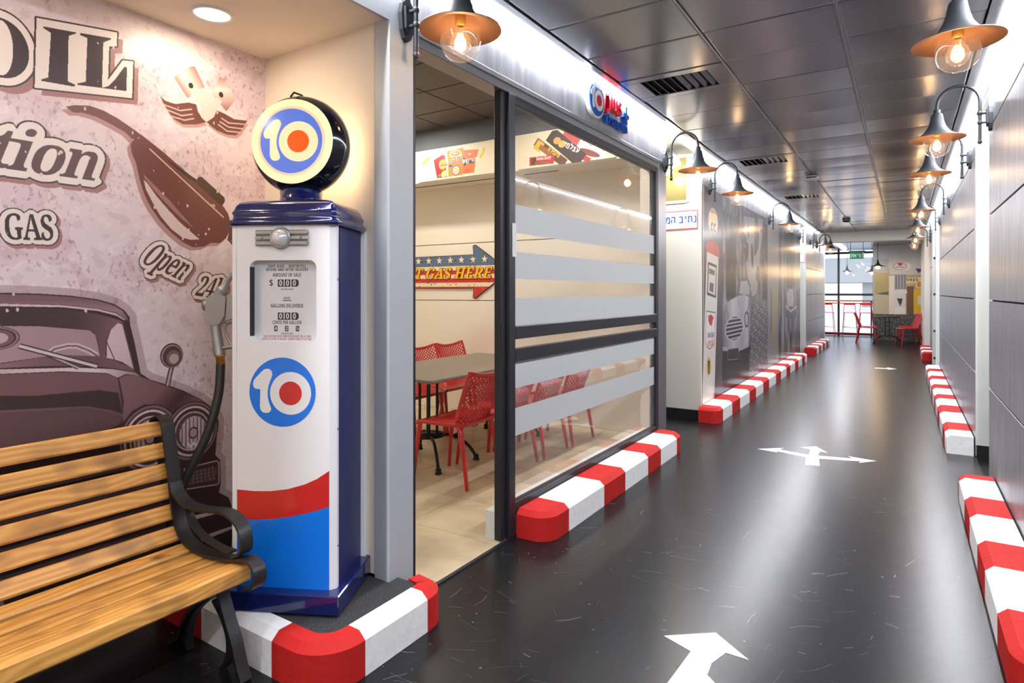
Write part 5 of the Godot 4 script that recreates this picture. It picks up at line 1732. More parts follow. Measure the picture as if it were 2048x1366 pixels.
# ---------------------------------------------------------------- bench
func bench():
	var t := thing("park_bench", "park bench with oiled pine slats and black cast iron ends before the mural", "bench", Vector3(0, 0, 0))
	var z1 := -1.335
	var z0 := .30
	# slats: centre x, centre y, tilt of the face (radians from lying flat), thickness, width
	var sl := [[-2.575, .838, 1.32, .045, .062], [-2.535, .757, 1.32, .026, .062], [-2.512, .677, 1.30, .026, .062], [-2.492, .600, 1.28, .026, .062], [-2.466, .521, 1.22, .026, .062], [-2.425, .444, .95, .026, .062],
		[-2.345, .402, .20, .026, .066], [-2.262, .388, .03, .026, .066], [-2.180, .387, -.08, .026, .066], [-2.096, .394, -.10, .026, .066], [-2.012, .392, -.06, .06, .075]]
	var i := 0
	for s in sl:
		var g := Geo.new()
		slat(g, z0 - z1, s[4], s[3], i)
		var o := part("slat", g, M["pine%d" % (i % 4)], t)
		o.transform = Transform3D(Basis(Vector3(0, 0, 1), -s[2]), Vector3(s[0], s[1], (z0 + z1) / 2))
		i += 1
	for zz in [z1 + .012, z0 - .012]:
		var f := Geo.new()
		f.smooth = true
		var P := func(a: Array) -> Array:
			var r := []
			for p in flat(a): r.append(Vector3(p.x, p.y, zz))
			return smooth_path(r, 4)
		var ac := Vector3(0, 0, 1)
		# strap following the back and seat
		f.ribbon(P.call([-2.60, .845, -2.59, .878, -2.55, .892, -2.515, .875, -2.50, .83, -2.478, .74, -2.455, .65, -2.440, .57, -2.418, .50, -2.38, .445, -2.32, .418, -2.24, .410, -2.14, .416, -2.04, .432, -1.985, .446, -1.94, .447, -1.908, .425, -1.905, .39, -1.925, .36, -1.975, .346]), .05, .010, ac)
		# arm rest loop
		f.ribbon(P.call([-2.452, .64, -2.425, .60, -2.37, .575, -2.29, .570, -2.20, .578, -2.11, .590, -2.05, .583, -2.00, .553, -1.982, .51, -1.99, .47, -2.04, .444]), .05, .010, ac)
		f.ribbon(P.call([-2.36, .568, -2.335, .52, -2.29, .485, -2.22, .462, -2.14, .452, -2.06, .452]), .03, .008, ac)
		part("iron_strap", f, M.bench_iron, t)
		f = Geo.new()
		f.smooth = true
		# rear web that the slats are screwed to, and the legs
		f.ribbon(P.call([-2.585, .82, -2.555, .73, -2.525, .62, -2.495, .52, -2.45, .43, -2.36, .375, -2.25, .360, -2.12, .362, -2.0, .355]), .03, .012, ac)
		part("iron_web", f, M.bench_iron, t)
		f = Geo.new()
		f.smooth = true
		f.ribbon(P.call([-2.02, .36, -2.12, .30, -2.09, .215, -2.045, .135, -2.015, .06, -1.985, .006]), .045, .014, ac)
		f.ribbon(P.call([-2.17, .25, -2.115, .20, -2.08, .14, -2.078, .08, -2.10, .03, -2.125, .006]), .03, .012, ac)
		part("leg", f, M.bench_iron, t)
		f = Geo.new()
		f.smooth = true
		f.ribbon(P.call([-2.10, .34, -2.19, .255, -2.26, .215, -2.32, .165, -2.37, .10, -2.40, .045, -2.46, .006]), .045, .014, ac)
		f.ribbon(P.call([-2.22, .236, -2.29, .18, -2.335, .11, -2.35, .05, -2.345, .006]), .03, .012, ac)
		part("leg", f, M.bench_iron, t)

func slat(g: Geo, length: float, w: float, th: float, nth: int):
	# board lying along z with rounded edges, grain mapped along its length
	var k := minf(.007, th * .25)
	var ring := [Vector2(-w / 2 + k, -th / 2), Vector2(w / 2 - k, -th / 2), Vector2(w / 2, -th / 2 + k), Vector2(w / 2, th / 2 - k), Vector2(w / 2 - k, th / 2), Vector2(-w / 2 + k, th / 2), Vector2(-w / 2, th / 2 - k), Vector2(-w / 2, -th / 2 + k)]
	var u0 := .01 if nth % 3 else .99
	var u1 := .99 if nth % 3 else .01
	var run := 0.0
	for i in 8:
		var a: Vector2 = ring[i]
		var b: Vector2 = ring[(i + 1) % 8]
		var v0 := run
		run += a.distance_to(b) / .27
		g.uvquad(Vector3(a.x, a.y, -length / 2), Vector3(a.x, a.y, length / 2), Vector3(b.x, b.y, length / 2), Vector3(b.x, b.y, -length / 2), Vector2(u0, v0), Vector2(u1, run))
	for s in [-1, 1]:
		var c := Vector3(0, 0, s * length / 2)
		for i in 8:
			var a: Vector2 = ring[i]
			var b: Vector2 = ring[(i + 1) % 8]
			for p in ([c, c + Vector3(a.x, a.y, 0), c + Vector3(b.x, b.y, 0)] if s < 0 else [c, c + Vector3(b.x, b.y, 0), c + Vector3(a.x, a.y, 0)]):
				g.st.set_uv(Vector2(p.x, p.y) * 6.0); g.st.set_smooth_group(-1); g.st.add_vertex(p)

# ---------------------------------------------------------------- wall lamps
func lamp_source(energy: float) -> OmniLight3D:
	var l := OmniLight3D.new()
	l.name = "bulb_light"
	l.light_color = rgb(255, 212, 158)
	l.light_energy = energy
	l.light_size = .03
	l.omni_range = 25.0
	l.shadow_enabled = true
	return l

func wall_lamp_model() -> Node3D:
	# origin on the wall at the plate's centre, +X points into the corridor
	var t := Node3D.new()
	var g := Geo.new()
	g.prism(PackedVector2Array(flat([-.034, -.05, -.02, -.085, 0, -.10, .02, -.085, .034, -.05, .042, .02, .034, .065, .018, .078, .012, .095, -.012, .095, -.018, .078, -.034, .065, -.042, .02])), .022, Transform3D(Basis(Vector3(0, 0, -1), Vector3(0, 1, 0), Vector3(1, 0, 0)), Vector3.ZERO))
	g.prism(PackedVector2Array(flat([-.024, -.045, 0, -.07, .024, -.045, .028, .05, -.028, .05])), .012, Transform3D(Basis(Vector3(0, 0, -1), Vector3(0, 1, 0), Vector3(1, 0, 0)), Vector3(.022, 0, 0)))
	put("wall_plate", g.done(), M.iron, t)
	for y in [.03, -.035]:
		g = Geo.new(true)
		g.tube([Vector3(.02, y, 0), Vector3(.062, y, 0)], .009, 8)
		g.lathe([Vector2(.0, .016), Vector2(.012, .012), Vector2(.0165, .0), Vector2(.012, -.012), Vector2(0, -.016)], Transform3D(Basis(), Vector3(.068, y, 0)), 10)
		put("bracket_arm", g.done(), M.iron, t)
	g = Geo.new(true)
	var p := [Vector3(.068, -.165, 0), Vector3(.068, -.05, 0), Vector3(.068, .10, 0)]
	for i in 13:
		var a := PI - PI * i / 12.0
		p.append(Vector3(.19 + .122 * cos(a), .115 + .125 * sin(a), 0))
	p.append(Vector3(.312, .075, 0))
	g.tube(p, .0105, 10)
	g.lathe([Vector2(0, .016), Vector2(.011, .012), Vector2(.015, .0), Vector2(.011, -.012), Vector2(0, -.016)], Transform3D(Basis(), Vector3(.068, -.168, 0)), 10)
	put("gooseneck", g.done(), M.iron, t)
	g = Geo.new(true)
	var at := Transform3D(Basis(), Vector3(.312, 0, 0))
	g.lathe([Vector2(0, .10), Vector2(.016, .096), Vector2(.023, .085), Vector2(.021, .074), Vector2(.024, .066), Vector2(.034, .058), Vector2(.038, .035), Vector2(.044, .005), Vector2(.056, -.032), Vector2(.078, -.066), Vector2(.108, -.090), Vector2(.142, -.104), Vector2(.170, -.111), Vector2(.172, -.115)], at, 36)
	put("shade", g.done(), M.iron, t)
	g = Geo.new(true)
	g.lathe([Vector2(.172, -.1155), Vector2(.142, -.108), Vector2(.108, -.095), Vector2(.078, -.071), Vector2(.055, -.045), Vector2(.0, -.04)], at, 36)
	put("shade_lining", g.done(), M.copper, t)
	g = Geo.new(true)
	g.lathe([Vector2(.084, -.080), Vector2(.086, -.12), Vector2(.085, -.165), Vector2(.074, -.205), Vector2(.050, -.232), Vector2(.022, -.243), Vector2(0, -.245)], at, 28)
	put("glass_bell", g.done(), M.clear, t)
	g = Geo.new(true)
	g.lathe([Vector2(.022, -.045), Vector2(.022, -.092), Vector2(.014, -.098)], at, 14)
	put("socket", g.done(), M.brass, t)
	g = Geo.new(true)
	g.lathe([Vector2(.013, -.092), Vector2(.017, -.11), Vector2(.036, -.14), Vector2(.046, -.165), Vector2(.042, -.192), Vector2(.026, -.212), Vector2(0, -.219)], at, 20)
	var b := put("bulb", g.done(), M.bulb_glass, t)
	g = Geo.new(true)
	for i in 4:
		var a := TAU * i / 4 + .5
		g.tube([Vector3(.312 + cos(a) * .010, -.130, sin(a) * .010), Vector3(.312 + cos(a) * .016, -.192, sin(a) * .016)], .0032, 6)
	put("filament", g.done(), M.filament, b)
	return t

func wall_lamps():
	var model := wall_lamp_model()
	var spots := [
		[-1.867, -2.022, 0.0, "dark gooseneck wall lamp on the grey column beside the pump niche"],
		[-1.865, -5.50, 0.0, "dark gooseneck wall lamp at the end of the glazed shopfront"],
		[-1.867, -7.043, 0.0, "dark gooseneck wall lamp above the printed ROUTE 66 pump sheet"],
		[-1.867, -10.69, 0.0, "dark gooseneck wall lamp above the middle of the printed sheets"],
		[-1.867, -15.9, 0.0, "dark gooseneck wall lamp on the far left metal wall, first of its pair"],
		[-1.867, -17.2, 0.0, "dark gooseneck wall lamp on the far left metal wall, last before the window"],
		[.509, -3.29, PI, "dark gooseneck wall lamp over the near right kerb"],
		[.509, -5.295, PI, "dark gooseneck wall lamp at the end of the near right wall"],
		[.509, -6.84, PI, "dark gooseneck wall lamp just past the white passage end"],
		[.509, -9.88, PI, "dark gooseneck wall lamp midway along the further right wall"],
		[.509, -12.35, PI, "dark gooseneck wall lamp at the far end of the further right wall"],
		[.509, -14.75, PI, "dark gooseneck wall lamp just past the white door frame"],
		[.509, -16.6, PI, "dark gooseneck wall lamp last before the white wall"],
	]
	for s in spots:
		var o: Node3D = model.duplicate()
		o.name = numbered("wall_lamp")
		add_child(o)
		o.position = Vector3(s[0], 2.605, s[1])
		o.rotation.y = s[2]
		tag(o, s[3], "lamp", "gooseneck wall lamps")
		var l := lamp_source(.05)
		l.position = Vector3(.312, -.165, 0)
		o.add_child(l)
	# one bracket without its arm
	var t := thing("lamp_bracket", "bare lamp bracket without shade at the end of printed sheets", "bracket", Vector3(-1.867, 2.605, -14.2))
	for c in model.get_children():
		if String(c.name).begins_with("wall_plate") or String(c.name).begins_with("bracket_arm"):
			var d := c.duplicate()
			t.add_child(d, true)
	var g := Geo.new(true)
	g.tube([Vector3(.068, -.165, 0), Vector3(.068, .14, 0)], .0105, 8)
	part("bracket_rod", g, M.iron, t)
	model.free()

# ---------------------------------------------------------------- break room
func chair_model() -> Node3D:
	# faces +Z, origin on the floor under the seat's middle
	var t := Node3D.new()
	var back := func(u: float, v: float) -> Vector3:
		return Vector3(u * (.198 + .028 * v), .445 + .35 * v + .035 * u * u * v * v, -.20 - .085 * v - .03 * v * v + .055 * u * u * (1.0 - .6 * v))
	var g := Geo.new(true)
	var nb := 11
	for dir in [-1.0, 1.0]:
		for i in nb * 2:
			var c := -2.0 + 4.0 * (i + .5) / (nb * 2)
			var run := []
			for k in 15:
				var v := k / 14.0
				var u: float = c + dir * (v - .5) * 1.9
				if absf(u) <= 1.0: run.append(back.call(u, v))
			if run.size() >= 2: g.tube(run, .0062, 5, false)
	put("backrest_lattice", g.done(), M.red_plastic, t)
	g = Geo.new(true)
	var rim := []
	for i in 9: rim.append(back.call(-1.0, i / 8.0))
	for i in range(1, 16): rim.append(back.call(-1.0 + i / 8.0, 1.0))
	for i in 9: rim.append(back.call(1.0, 1.0 - i / 8.0))
	g.tube(rim, .0135, 8)
	put("back_frame", g.done(), M.red_plastic, t)
	g = Geo.new(true)
	var seat := func(u: float, s: float, low: float) -> Vector3:
		var w: float = .215 - .02 * s * s
		return Vector3(u * w, .452 - .018 * (1 - u * u) * sin(s * PI) - .02 * maxf(0.0, (.15 - s) / .15) * maxf(0.0, (.15 - s) / .15) - low, .225 - .43 * s)
	var n := 8
	for i in n:
		for j in n:
			var a := func(x, y, l): return seat.call(-1 + 2.0 * x / n, float(y) / n, l)
			g.quad(a.call(i, j, 0.0), a.call(i + 1, j, 0.0), a.call(i + 1, j + 1, 0.0), a.call(i, j + 1, 0.0))
			g.quad(a.call(i, j, .02), a.call(i, j + 1, .02), a.call(i + 1, j + 1, .02), a.call(i + 1, j, .02))
	var edge := []
	for i in n + 1: edge.append(seat.call(-1 + 2.0 * i / n, 0.0, .010))
	for i in range(1, n + 1): edge.append(seat.call(1.0, float(i) / n, .010))
	for i in range(1, n + 1): edge.append(seat.call(1 - 2.0 * i / n, 1.0, .010))
	for i in range(1, n + 1): edge.append(seat.call(-1.0, 1 - float(i) / n, .010))
	g.tube(edge, .015, 8, false)
	put("seat", g.done(), M.red_plastic, t)
	for sx in [-1, 1]:
		g = Geo.new(true)
		g.tube([Vector3(sx * .195, .44, .185), Vector3(sx * .203, .22, .215), Vector3(sx * .213, 0, .24)], [.020, .016, .013], 8)
		put("leg", g.done(), M.red_plastic, t)
		g = Geo.new(true)
		g.tube([Vector3(sx * .195, .455, -.15), Vector3(sx * .196, .40, -.19), Vector3(sx * .203, .22, -.225), Vector3(sx * .215, 0, -.262)], [.016, .021, .017, .013], 8)
		put("leg", g.done(), M.red_plastic, t)
	return t

func place_chair(model: Node3D, at: Vector3, turn: float, label: String, group: String):
	var o: Node3D = model.duplicate()
	var i := 0
	o.name = numbered("dining_chair")
	add_child(o)
	o.position = at
	o.rotation.y = turn
	tag(o, label, "chair", group)

func iron_base(parent: Node, at: Vector3, m: Material):
	var g := Geo.new(true)
	for q in [[-1, -1], [1, -1], [1, 1], [-1, 1]]:
		g.tube([at + Vector3(q[0] * .05, .70, q[1] * .05), at + Vector3(q[0] * .05, .21, q[1] * .05)], .011, 8)
	part("base_posts", g, m, parent)
	g = Geo.new(true)
	var ring := []
	for i in 21: ring.append(at + Vector3(cos(TAU * i / 20) * .13, .215, sin(TAU * i / 20) * .13))
	g.tube(ring, .010, 6, false)
	g.lathe([Vector2(.0, .23), Vector2(.09, .225), Vector2(.09, .205), Vector2(0, .2)], Transform3D(Basis(), at), 16)
	part("base_ring", g, m, parent)
	for q in [[-1, -1], [1, -1], [1, 1], [-1, 1]]:
		g = Geo.new(true)
		var d := Vector3(q[0] * .78, 0, q[1] * .62)
		var p := smooth_path([at + d * .06 + Vector3(0, .215, 0), at + d * .22 + Vector3(0, .20, 0), at + d * .33 + Vector3(0, .12, 0), at + d * .39 + Vector3(0, .035, 0)], 4)
		g.tube(p, .013, 8)
		g.lathe([Vector2(0, .05), Vector2(.018, .045), Vector2(.024, .03), Vector2(.018, .02), Vector2(.028, .008), Vector2(.026, 0)], Transform3D(Basis(), at + d * .395), 10)
		part("foot", g, m, parent)

func break_room():
	var w := setting("wall_back", "cream panelled end wall of the break room with arrow sign", "wall")
	slab("backing", Vector3(-6.1, 0, -5.724), Vector3(-1.96, 3.3, -5.80), mat(rgb(120, 110, 92), .8), w)
	var ys := [.005, 1.30, 1.968, 2.64]
	for j in 3:
		var g := Geo.new()
		g.span(Vector3(-6.0, ys[j] + .004, -5.708), Vector3(-1.96, ys[j + 1] - .004, -5.724), .003)
		part("wall_panel", g, M.cream, w)
	w = setting("wall_left", "far cream wall of the break room", "wall")
	slab("wall", Vector3(-6.1, 0, -2.0), Vector3(-6.0, 3.3, -5.8), M.cream, w)
	slab("near_wall", Vector3(-6.1, 0, -1.99), Vector3(-2.73, 3.3, -2.085), M.cream, w)
	# boxed-out ledge carrying the snack posters
	var b := setting("trim_1", "cream boxed ledge high on the break room wall", "ledge")
	slab("ledge", Vector3(-6.0, 2.632, -5.27), Vector3(-1.97, 2.998, -5.71), M.cream, b, .003)
	slab("upper_band", Vector3(-6.0, 3.0, -5.29), Vector3(-1.97, 3.24, -5.71), mat(rgb(92, 96, 102), .6), b)
	slab("grille_slot", Vector3(-5.9, 2.630, -5.44), Vector3(-3.55, 2.634, -5.47), M.black, b)
	slab("grille_slot", Vector3(-3.35, 2.630, -5.44), Vector3(-2.95, 2.634, -5.47), M.black, b)
	var mk := func(label: String, x0: float, x1: float, art: Art):
		var g := Geo.new()
		g.uvquad(Vector3(x0, 2.645, -5.258), Vector3(x1, 2.645, -5.258), Vector3(x1, 2.985, -5.258), Vector3(x0, 2.985, -5.258))
		var m := mat(Color.WHITE, .45, 0, "poster print")
		m.albedo_texture = art.texture()
		m.texture_repeat = false
		var t := thing("snack_poster", label, "poster", Vector3.ZERO, 0, "snack posters on the ledge")
		part("print", g, m, t)
		var e := Geo.new()
		e.span(Vector3(x0, 2.645, -5.2585), Vector3(x1, 2.985, -5.269))
		part("board", e, M.pale, t)
	mk.call("printed poster of three orange and red crisp bags", -4.64, -3.50, poster_bags())
	mk.call("printed poster of chocolate bars in brown, red and white wrappers", -3.31, -2.24, poster_bars())
	arrow_sign()
	# table and chairs
	var iron := mat(rgb(30, 28, 27), .5, .3, "black cast iron")
	var t := thing("dining_table", "long taupe table on black cast iron bases in the break room", "table")
	var g := Geo.new()
	g.span(Vector3(-3.86, .718, -3.455), Vector3(-2.92, .748, -5.33), .006)
	part("table_top", g, M.table, t)
	iron_base(t, Vector3(-3.30, .008, -3.86), iron)
	iron_base(t, Vector3(-3.28, .008, -4.85), iron)
	var model := chair_model()
	var grp := "red lattice chairs round the break room table"
	var near := "red lattice chair on the doorway side of the long table, "
	place_chair(model, Vector3(-2.83, .008, -3.63), -PI / 2, near + "first from the doorway", grp)
	place_chair(model, Vector3(-2.80, .008, -4.12), -PI / 2 - .03, near + "second from the doorway", grp)
	place_chair(model, Vector3(-2.78, .008, -4.62), -PI / 2 + .02, near + "third from the doorway", grp)
	place_chair(model, Vector3(-2.77, .008, -5.13), -PI / 2, near + "last, beside the wall", grp)
	place_chair(model, Vector3(-3.97, .008, -4.40), PI / 2, "red plastic lattice chair across the table, under the arrow sign's tail", grp)
	place_chair(model, Vector3(-4.0, .008, -4.90), PI / 2, "red plastic lattice chair across the table, middle of its side", grp)
	place_chair(model, Vector3(-4.0, .008, -5.38), PI / 2, "red plastic lattice chair across the table, closest to the arrow sign wall", grp)
	# sitting area at the far end
	var grp2 := "red lattice chairs in the far sitting area"
	place_chair(model, Vector3(.10, 0, -19.32), -PI / 2 + .35, "red plastic chair seen from behind, beside the white wall at the far table", grp2)
	place_chair(model, Vector3(-.86, 0, -19.5), PI / 2, "red plastic chair at the far table on the bar stools' side", grp2)
	place_chair(model, Vector3(.12, 0, -20.1), -PI / 2, "red plastic chair pushed to the far mural behind the round table", grp2)
	model.free()
	t = thing("cafe_table", "small dark round table between red chairs at the far end", "table", Vector3(-.38, 0, -19.4))
	g = Geo.new(true)
	g.lathe([Vector2(0, .715), Vector2(.31, .715), Vector2(.325, .722), Vector2(.325, .735), Vector2(.31, .742), Vector2(0, .742)], Transform3D(), 36)
	part("table_top", g, iron, t)
	iron_base(t, Vector3.ZERO, iron)
	# linear lights of the room; the last two are unseen ones added for brightness
	for q in [[-3.13, -4.32, "white linear ceiling light in break room, above the table's doorway side", 0.0, 1.2], [-4.62, -4.72, "white linear ceiling light in break room, over the far chairs", PI / 2, 2.2], [-2.45, -4.75, "added unseen ceiling light in break room, behind the shopfront beam", 0.0, 1.6], [-5.3, -3.0, "added unseen fill light deep in the break room", 0.0, 1.2]]:
		var lt := thing("ceiling_light", q[2], "light", Vector3(q[0], 3.222, q[1]), q[3], "break room ceiling lights")
		var f := Geo.new()
		f.box(Vector3(0, -.004, 0), Vector3(.13, .008, .62), .002)
		part("light_frame", f, M.frame, lt)
		f = Geo.new()
		f.box(Vector3(0, -.01, 0), Vector3(.10, .006, .58))
		part("diffuser", f, M.room_led, lt)
		var l := AreaLight3D.new()
		l.name = "room_glow"
		l.area_size = Vector2(.10, .58)
		l.light_energy = q[4]
		l.light_color = rgb(255, 246, 234)
		l.shadow_enabled = true
		l.area_range = 20.0
		l.position = Vector3(0, -.02, 0)
		l.rotation_degrees.x = -90
		lt.add_child(l)

func arrow_sign():
	var t := thing("arrow_sign", "worn stars and stripes metal arrow sign reading GET GAS HERE", "sign", Vector3(0, 0, -5.706))
	var out := PackedVector2Array(flat([-5.75, 1.445, -4.183, 1.441, -4.196, 1.345, -4.188, 1.326, -4.160, 1.324, -3.70, 1.625, -3.70, 1.645, -4.158, 1.944, -4.186, 1.945, -4.196, 1.925, -4.187, 1.834, -5.75, 1.826]))
	var a := Art.new(Vector2(-5.76, 1.31), Vector2(2.08, .65), 620, rgb(200, 52, 46))
	var cream := rgb(240, 222, 186)
	var blue := rgb(92, 114, 140)
	var band := func(y0: float, y1: float, c: Color): a.fill([PackedVector2Array([Vector2(-5.8, y0), Vector2(-3.6, y0), Vector2(-3.6, y1), Vector2(-5.8, y1)])], c)
	band.call(1.70, 2.0, blue)
	band.call(1.655, 1.703, cream)
	band.call(1.560, 1.605, cream)
	band.call(1.462, 1.510, cream)
	for i in 14:
		var p := PackedVector2Array()
		var c := Vector2(-4.03 - i * .166, 1.775)
		for k in 10:
			var r := .046 if k % 2 == 0 else .019
			p.append(c + Vector2(sin(TAU * k / 10), cos(TAU * k / 10)) * r)
		a.fill([p], cream)
	for i in 420:
		var c := Vector2(rng.randf_range(-5.7, -3.72), rng.randf_range(1.34, 1.92))
		var p := PackedVector2Array()
		var s := rng.randf_range(.003, .012)
		for k in 7: p.append(c + Vector2(cos(TAU * k / 7) * 1.4, sin(TAU * k / 7)) * s * rng.randf_range(.4, 1.3))
		a.fill([p], [rgb(196, 60, 52), rgb(70, 66, 70), rgb(214, 120, 100), blue][i % 4] if c.y < 1.70 else [rgb(58, 60, 70), rgb(110, 130, 150), rgb(80, 60, 56)][i % 3])
	ringed(a, "GET GAS HERE", "serif_bold", .175, Vector2(-5.37, 1.558), rgb(240, 204, 20), [[.010, rgb(110, 40, 24), Vector2(.008, -.008)], [.006, rgb(190, 60, 20)]], 0, .32, 1.06, .002)
	for f in Geometry2D.offset_polyline(out + PackedVector2Array([out[0]]), .008): if not Geometry2D.is_polygon_clockwise(f): a.fill(Geometry2D.offset_polyline(out + PackedVector2Array([out[0]]), .008), rgb(74, 40, 30)); break
	var m := mat(Color.WHITE, .4, .1, "painted tin")
	m.albedo_texture = a.texture()
	m.texture_repeat = false
	var g := Geo.new()
	var ix := Geometry2D.triangulate_polygon(out)
	for i in ix:
		var p := out[i]
		g.st.set_smooth_group(-1)
		g.st.set_uv(Vector2((p.x + 5.76) / 2.08, 1 - (p.y - 1.31) / .65))
		g.st.add_vertex(Vector3(p.x, p.y, .0165))
	part("sign_face", g, m, t)
	g = Geo.new()
	g.prism(out, .016, Transform3D())
	part("sign_body", g, mat(rgb(70, 40, 30), .5, .4), t)

func poster_bags() -> Art:
	var a := Art.new(Vector2.ZERO, Vector2(1.14, .34), 700, rgb(232, 218, 190))
	var bag := func(p: Array, c: Color): a.fill([PackedVector2Array(flat(p))], c)
	bag.call([.22, .225, .34, .27, .38, .26, .41, .02, .27, .02], rgb(190, 30, 34))
	bag.call([.60, .29, .84, .27, .80, .15, .78, .03, .58, .03], rgb(232, 110, 50))
	bag.call([.41, .30, .64, .315, .625, .18, .62, .02, .43, .02, .425, .18], rgb(232, 130, 30))
	a.ellipse(Vector2(.35, .165), Vector2(.055, .055), rgb(240, 180, 50))
	a.line(flat([.285, .165, .415, .165]), .034, rgb(190, 30, 34))
	hebrew(a, "ספיצופת", .020, Vector2(.30, .155), rgb(250, 240, 220), .04)
	a.ellipse(Vector2(.375, .06), Vector2(.05, .035), rgb(246, 220, 130), .4)
	a.fill([PackedVector2Array(flat([.285, .03, .33, .04, .335, .065, .29, .055]))], rgb(90, 150, 60))
	a.ellipse(Vector2(.525, .25), Vector2(.09, .055), rgb(250, 200, 60))
	a.ellipse(Vector2(.53, .262), Vector2(.06, .028), rgb(236, 230, 220))
	a.ellipse(Vector2(.53, .262), Vector2(.054, .023), rgb(200, 30, 40))
	hebrew(a, "םסוא", .022, Vector2(.495, .252), rgb(250, 250, 250))
	hebrew(a, "הבמב", .055, Vector2(.437, .165), rgb(250, 250, 250), 0, .34)
	hebrew(a, "הבמב", .055, Vector2(.437, .165), rgb(196, 26, 36), 0, .22)
	a.ellipse(Vector2(.535, .08), Vector2(.055, .055), rgb(40, 60, 130))
	a.ellipse(Vector2(.535, .08), Vector2(.046, .046), rgb(236, 226, 210))
	for i in 6: a.ellipse(Vector2(.535, .08) + Vector2(cos(i * 1.1), sin(i * 1.1)) * .024, Vector2(.016, .010), rgb(222, 176, 80), i * .7)
	a.ellipse(Vector2(.46, .135), Vector2(.026, .013), rgb(50, 60, 120))
	a.fill([PackedVector2Array(flat([.63, .225, .665, .18, .79, .185, .77, .13, .68, .14, .645, .105]))], rgb(50, 40, 40))
	hebrew(a, "סוטירוד", .034, Vector2(.628, .145), rgb(250, 245, 235), .02, .26)
	a.fill([PackedVector2Array(flat([.64, .03, .74, .06, .67, .085]))], rgb(214, 84, 30))
	a.ellipse(Vector2(.72, .235), Vector2(.018, .008), rgb(250, 230, 210))
	for q in [[.085, .215, .5], [.135, .25, .3], [.875, .20, .9], [.905, .25, 1.3]]: a.ellipse(Vector2(q[0], q[1]), Vector2(.036, .018), rgb(224, 196, 70), q[2])
	hebrew(a, "רת", .03, Vector2(1.03, .105), rgb(90, 80, 66), 0, .14)
	return a

func poster_bars() -> Art:
	var a := Art.new(Vector2.ZERO, Vector2(1.07, .34), 700, rgb(232, 218, 190))
	var quad := func(c: Vector2, l: float, h: float, rot: float, col: Color):
		var p := PackedVector2Array()
		for q in [[-l, -h], [l, -h], [l, h], [-l, h]]: p.append(c + Vector2(q[0], q[1]).rotated(rot) / 2)
		a.fill([p], col)
	quad.call(Vector2(.74, .17), .52, .17, -.62, rgb(238, 232, 224))
	quad.call(Vector2(.60, .23), .20, .13, -.62, rgb(206, 60, 62))
	quad.call(Vector2(.66, .10), .36, .05, -.62, rgb(196, 40, 48))
	a.ellipse(Vector2(.80, .075), Vector2(.12, .03), rgb(120, 60, 40), -.4)
	write(a, "bueno", "sans", .085, Vector2(.64, .265), rgb(90, 54, 44), -.62, 0, .95)
	write(a, "Kinder", "sans_bold", .04, Vector2(.725, .285), rgb(206, 50, 50), -.62)
	a.ellipse(Vector2(.88, .21), Vector2(.04, .03), rgb(206, 70, 76))
	a.line(flat([.90, .2, .95, .07]), .008, rgb(120, 110, 104))
	a.fill([PackedVector2Array(flat([.80, .17, .85, .165, .85, .20, .80, .205]))], rgb(90, 130, 170))
	quad.call(Vector2(.55, .16), .46, .15, -.72, rgb(56, 40, 34))
	a.ellipse(Vector2(.455, .235), Vector2(.042, .034), rgb(206, 150, 70))
	a.ellipse(Vector2(.51, .195), Vector2(.042, .034), rgb(214, 160, 84))
	hebrew(a, "ימלצע", .042, Vector2(.53, .17), rgb(246, 240, 230), -.5, .24)
	quad.call(Vector2(.38, .13), .42, .085, -.66, rgb(96, 56, 30))
	quad.call(Vector2(.25, .21), .09, .10, -.66, rgb(216, 180, 40))
	quad.call(Vector2(.32, .155), .16, .05, -.66, rgb(150, 92, 50))
	hebrew(a, "תלפקמ", .032, Vector2(.345, .155), rgb(240, 206, 50), -.6, .24)
	quad.call(Vector2(.28, .062), .28, .085, -.03, rgb(196, 34, 40))
	quad.call(Vector2(.19, .062), .05, .07, -.03, rgb(90, 46, 34))
	write(a, "loacker", "serif_bold", .05, Vector2(.22, .07), rgb(246, 236, 226), -.03, 0, .9)
	quad.call(Vector2(.29, .035), .18, .03, -.03, rgb(150, 90, 60))
	return a

# ---------------------------------------------------------------- small fittings
func board(called: String, label: String, category: String, art: Art, a: Vector3, b: Vector3, c: Vector3, d: Vector3, th: Vector3):
	# flat printed board a b c d (seen from its face, counter-clockwise from lower left), th = thickness vector to the back
	var m := mat(Color.WHITE, .45, 0, "sign print")
	m.albedo_texture = art.texture()
	m.texture_repeat = false
	var t := thing(called, label, category)
	var g := Geo.new()
	g.uvquad(a, b, c, d)
	part("print", g, m, t)
	g = Geo.new()
	g.quad(b + th, a + th, d + th, c + th)
	for q in [[a, b], [b, c], [c, d], [d, a]]: g.quad(q[1], q[0], q[0] + th, q[1] + th)
	part("board", g, M.white, t)

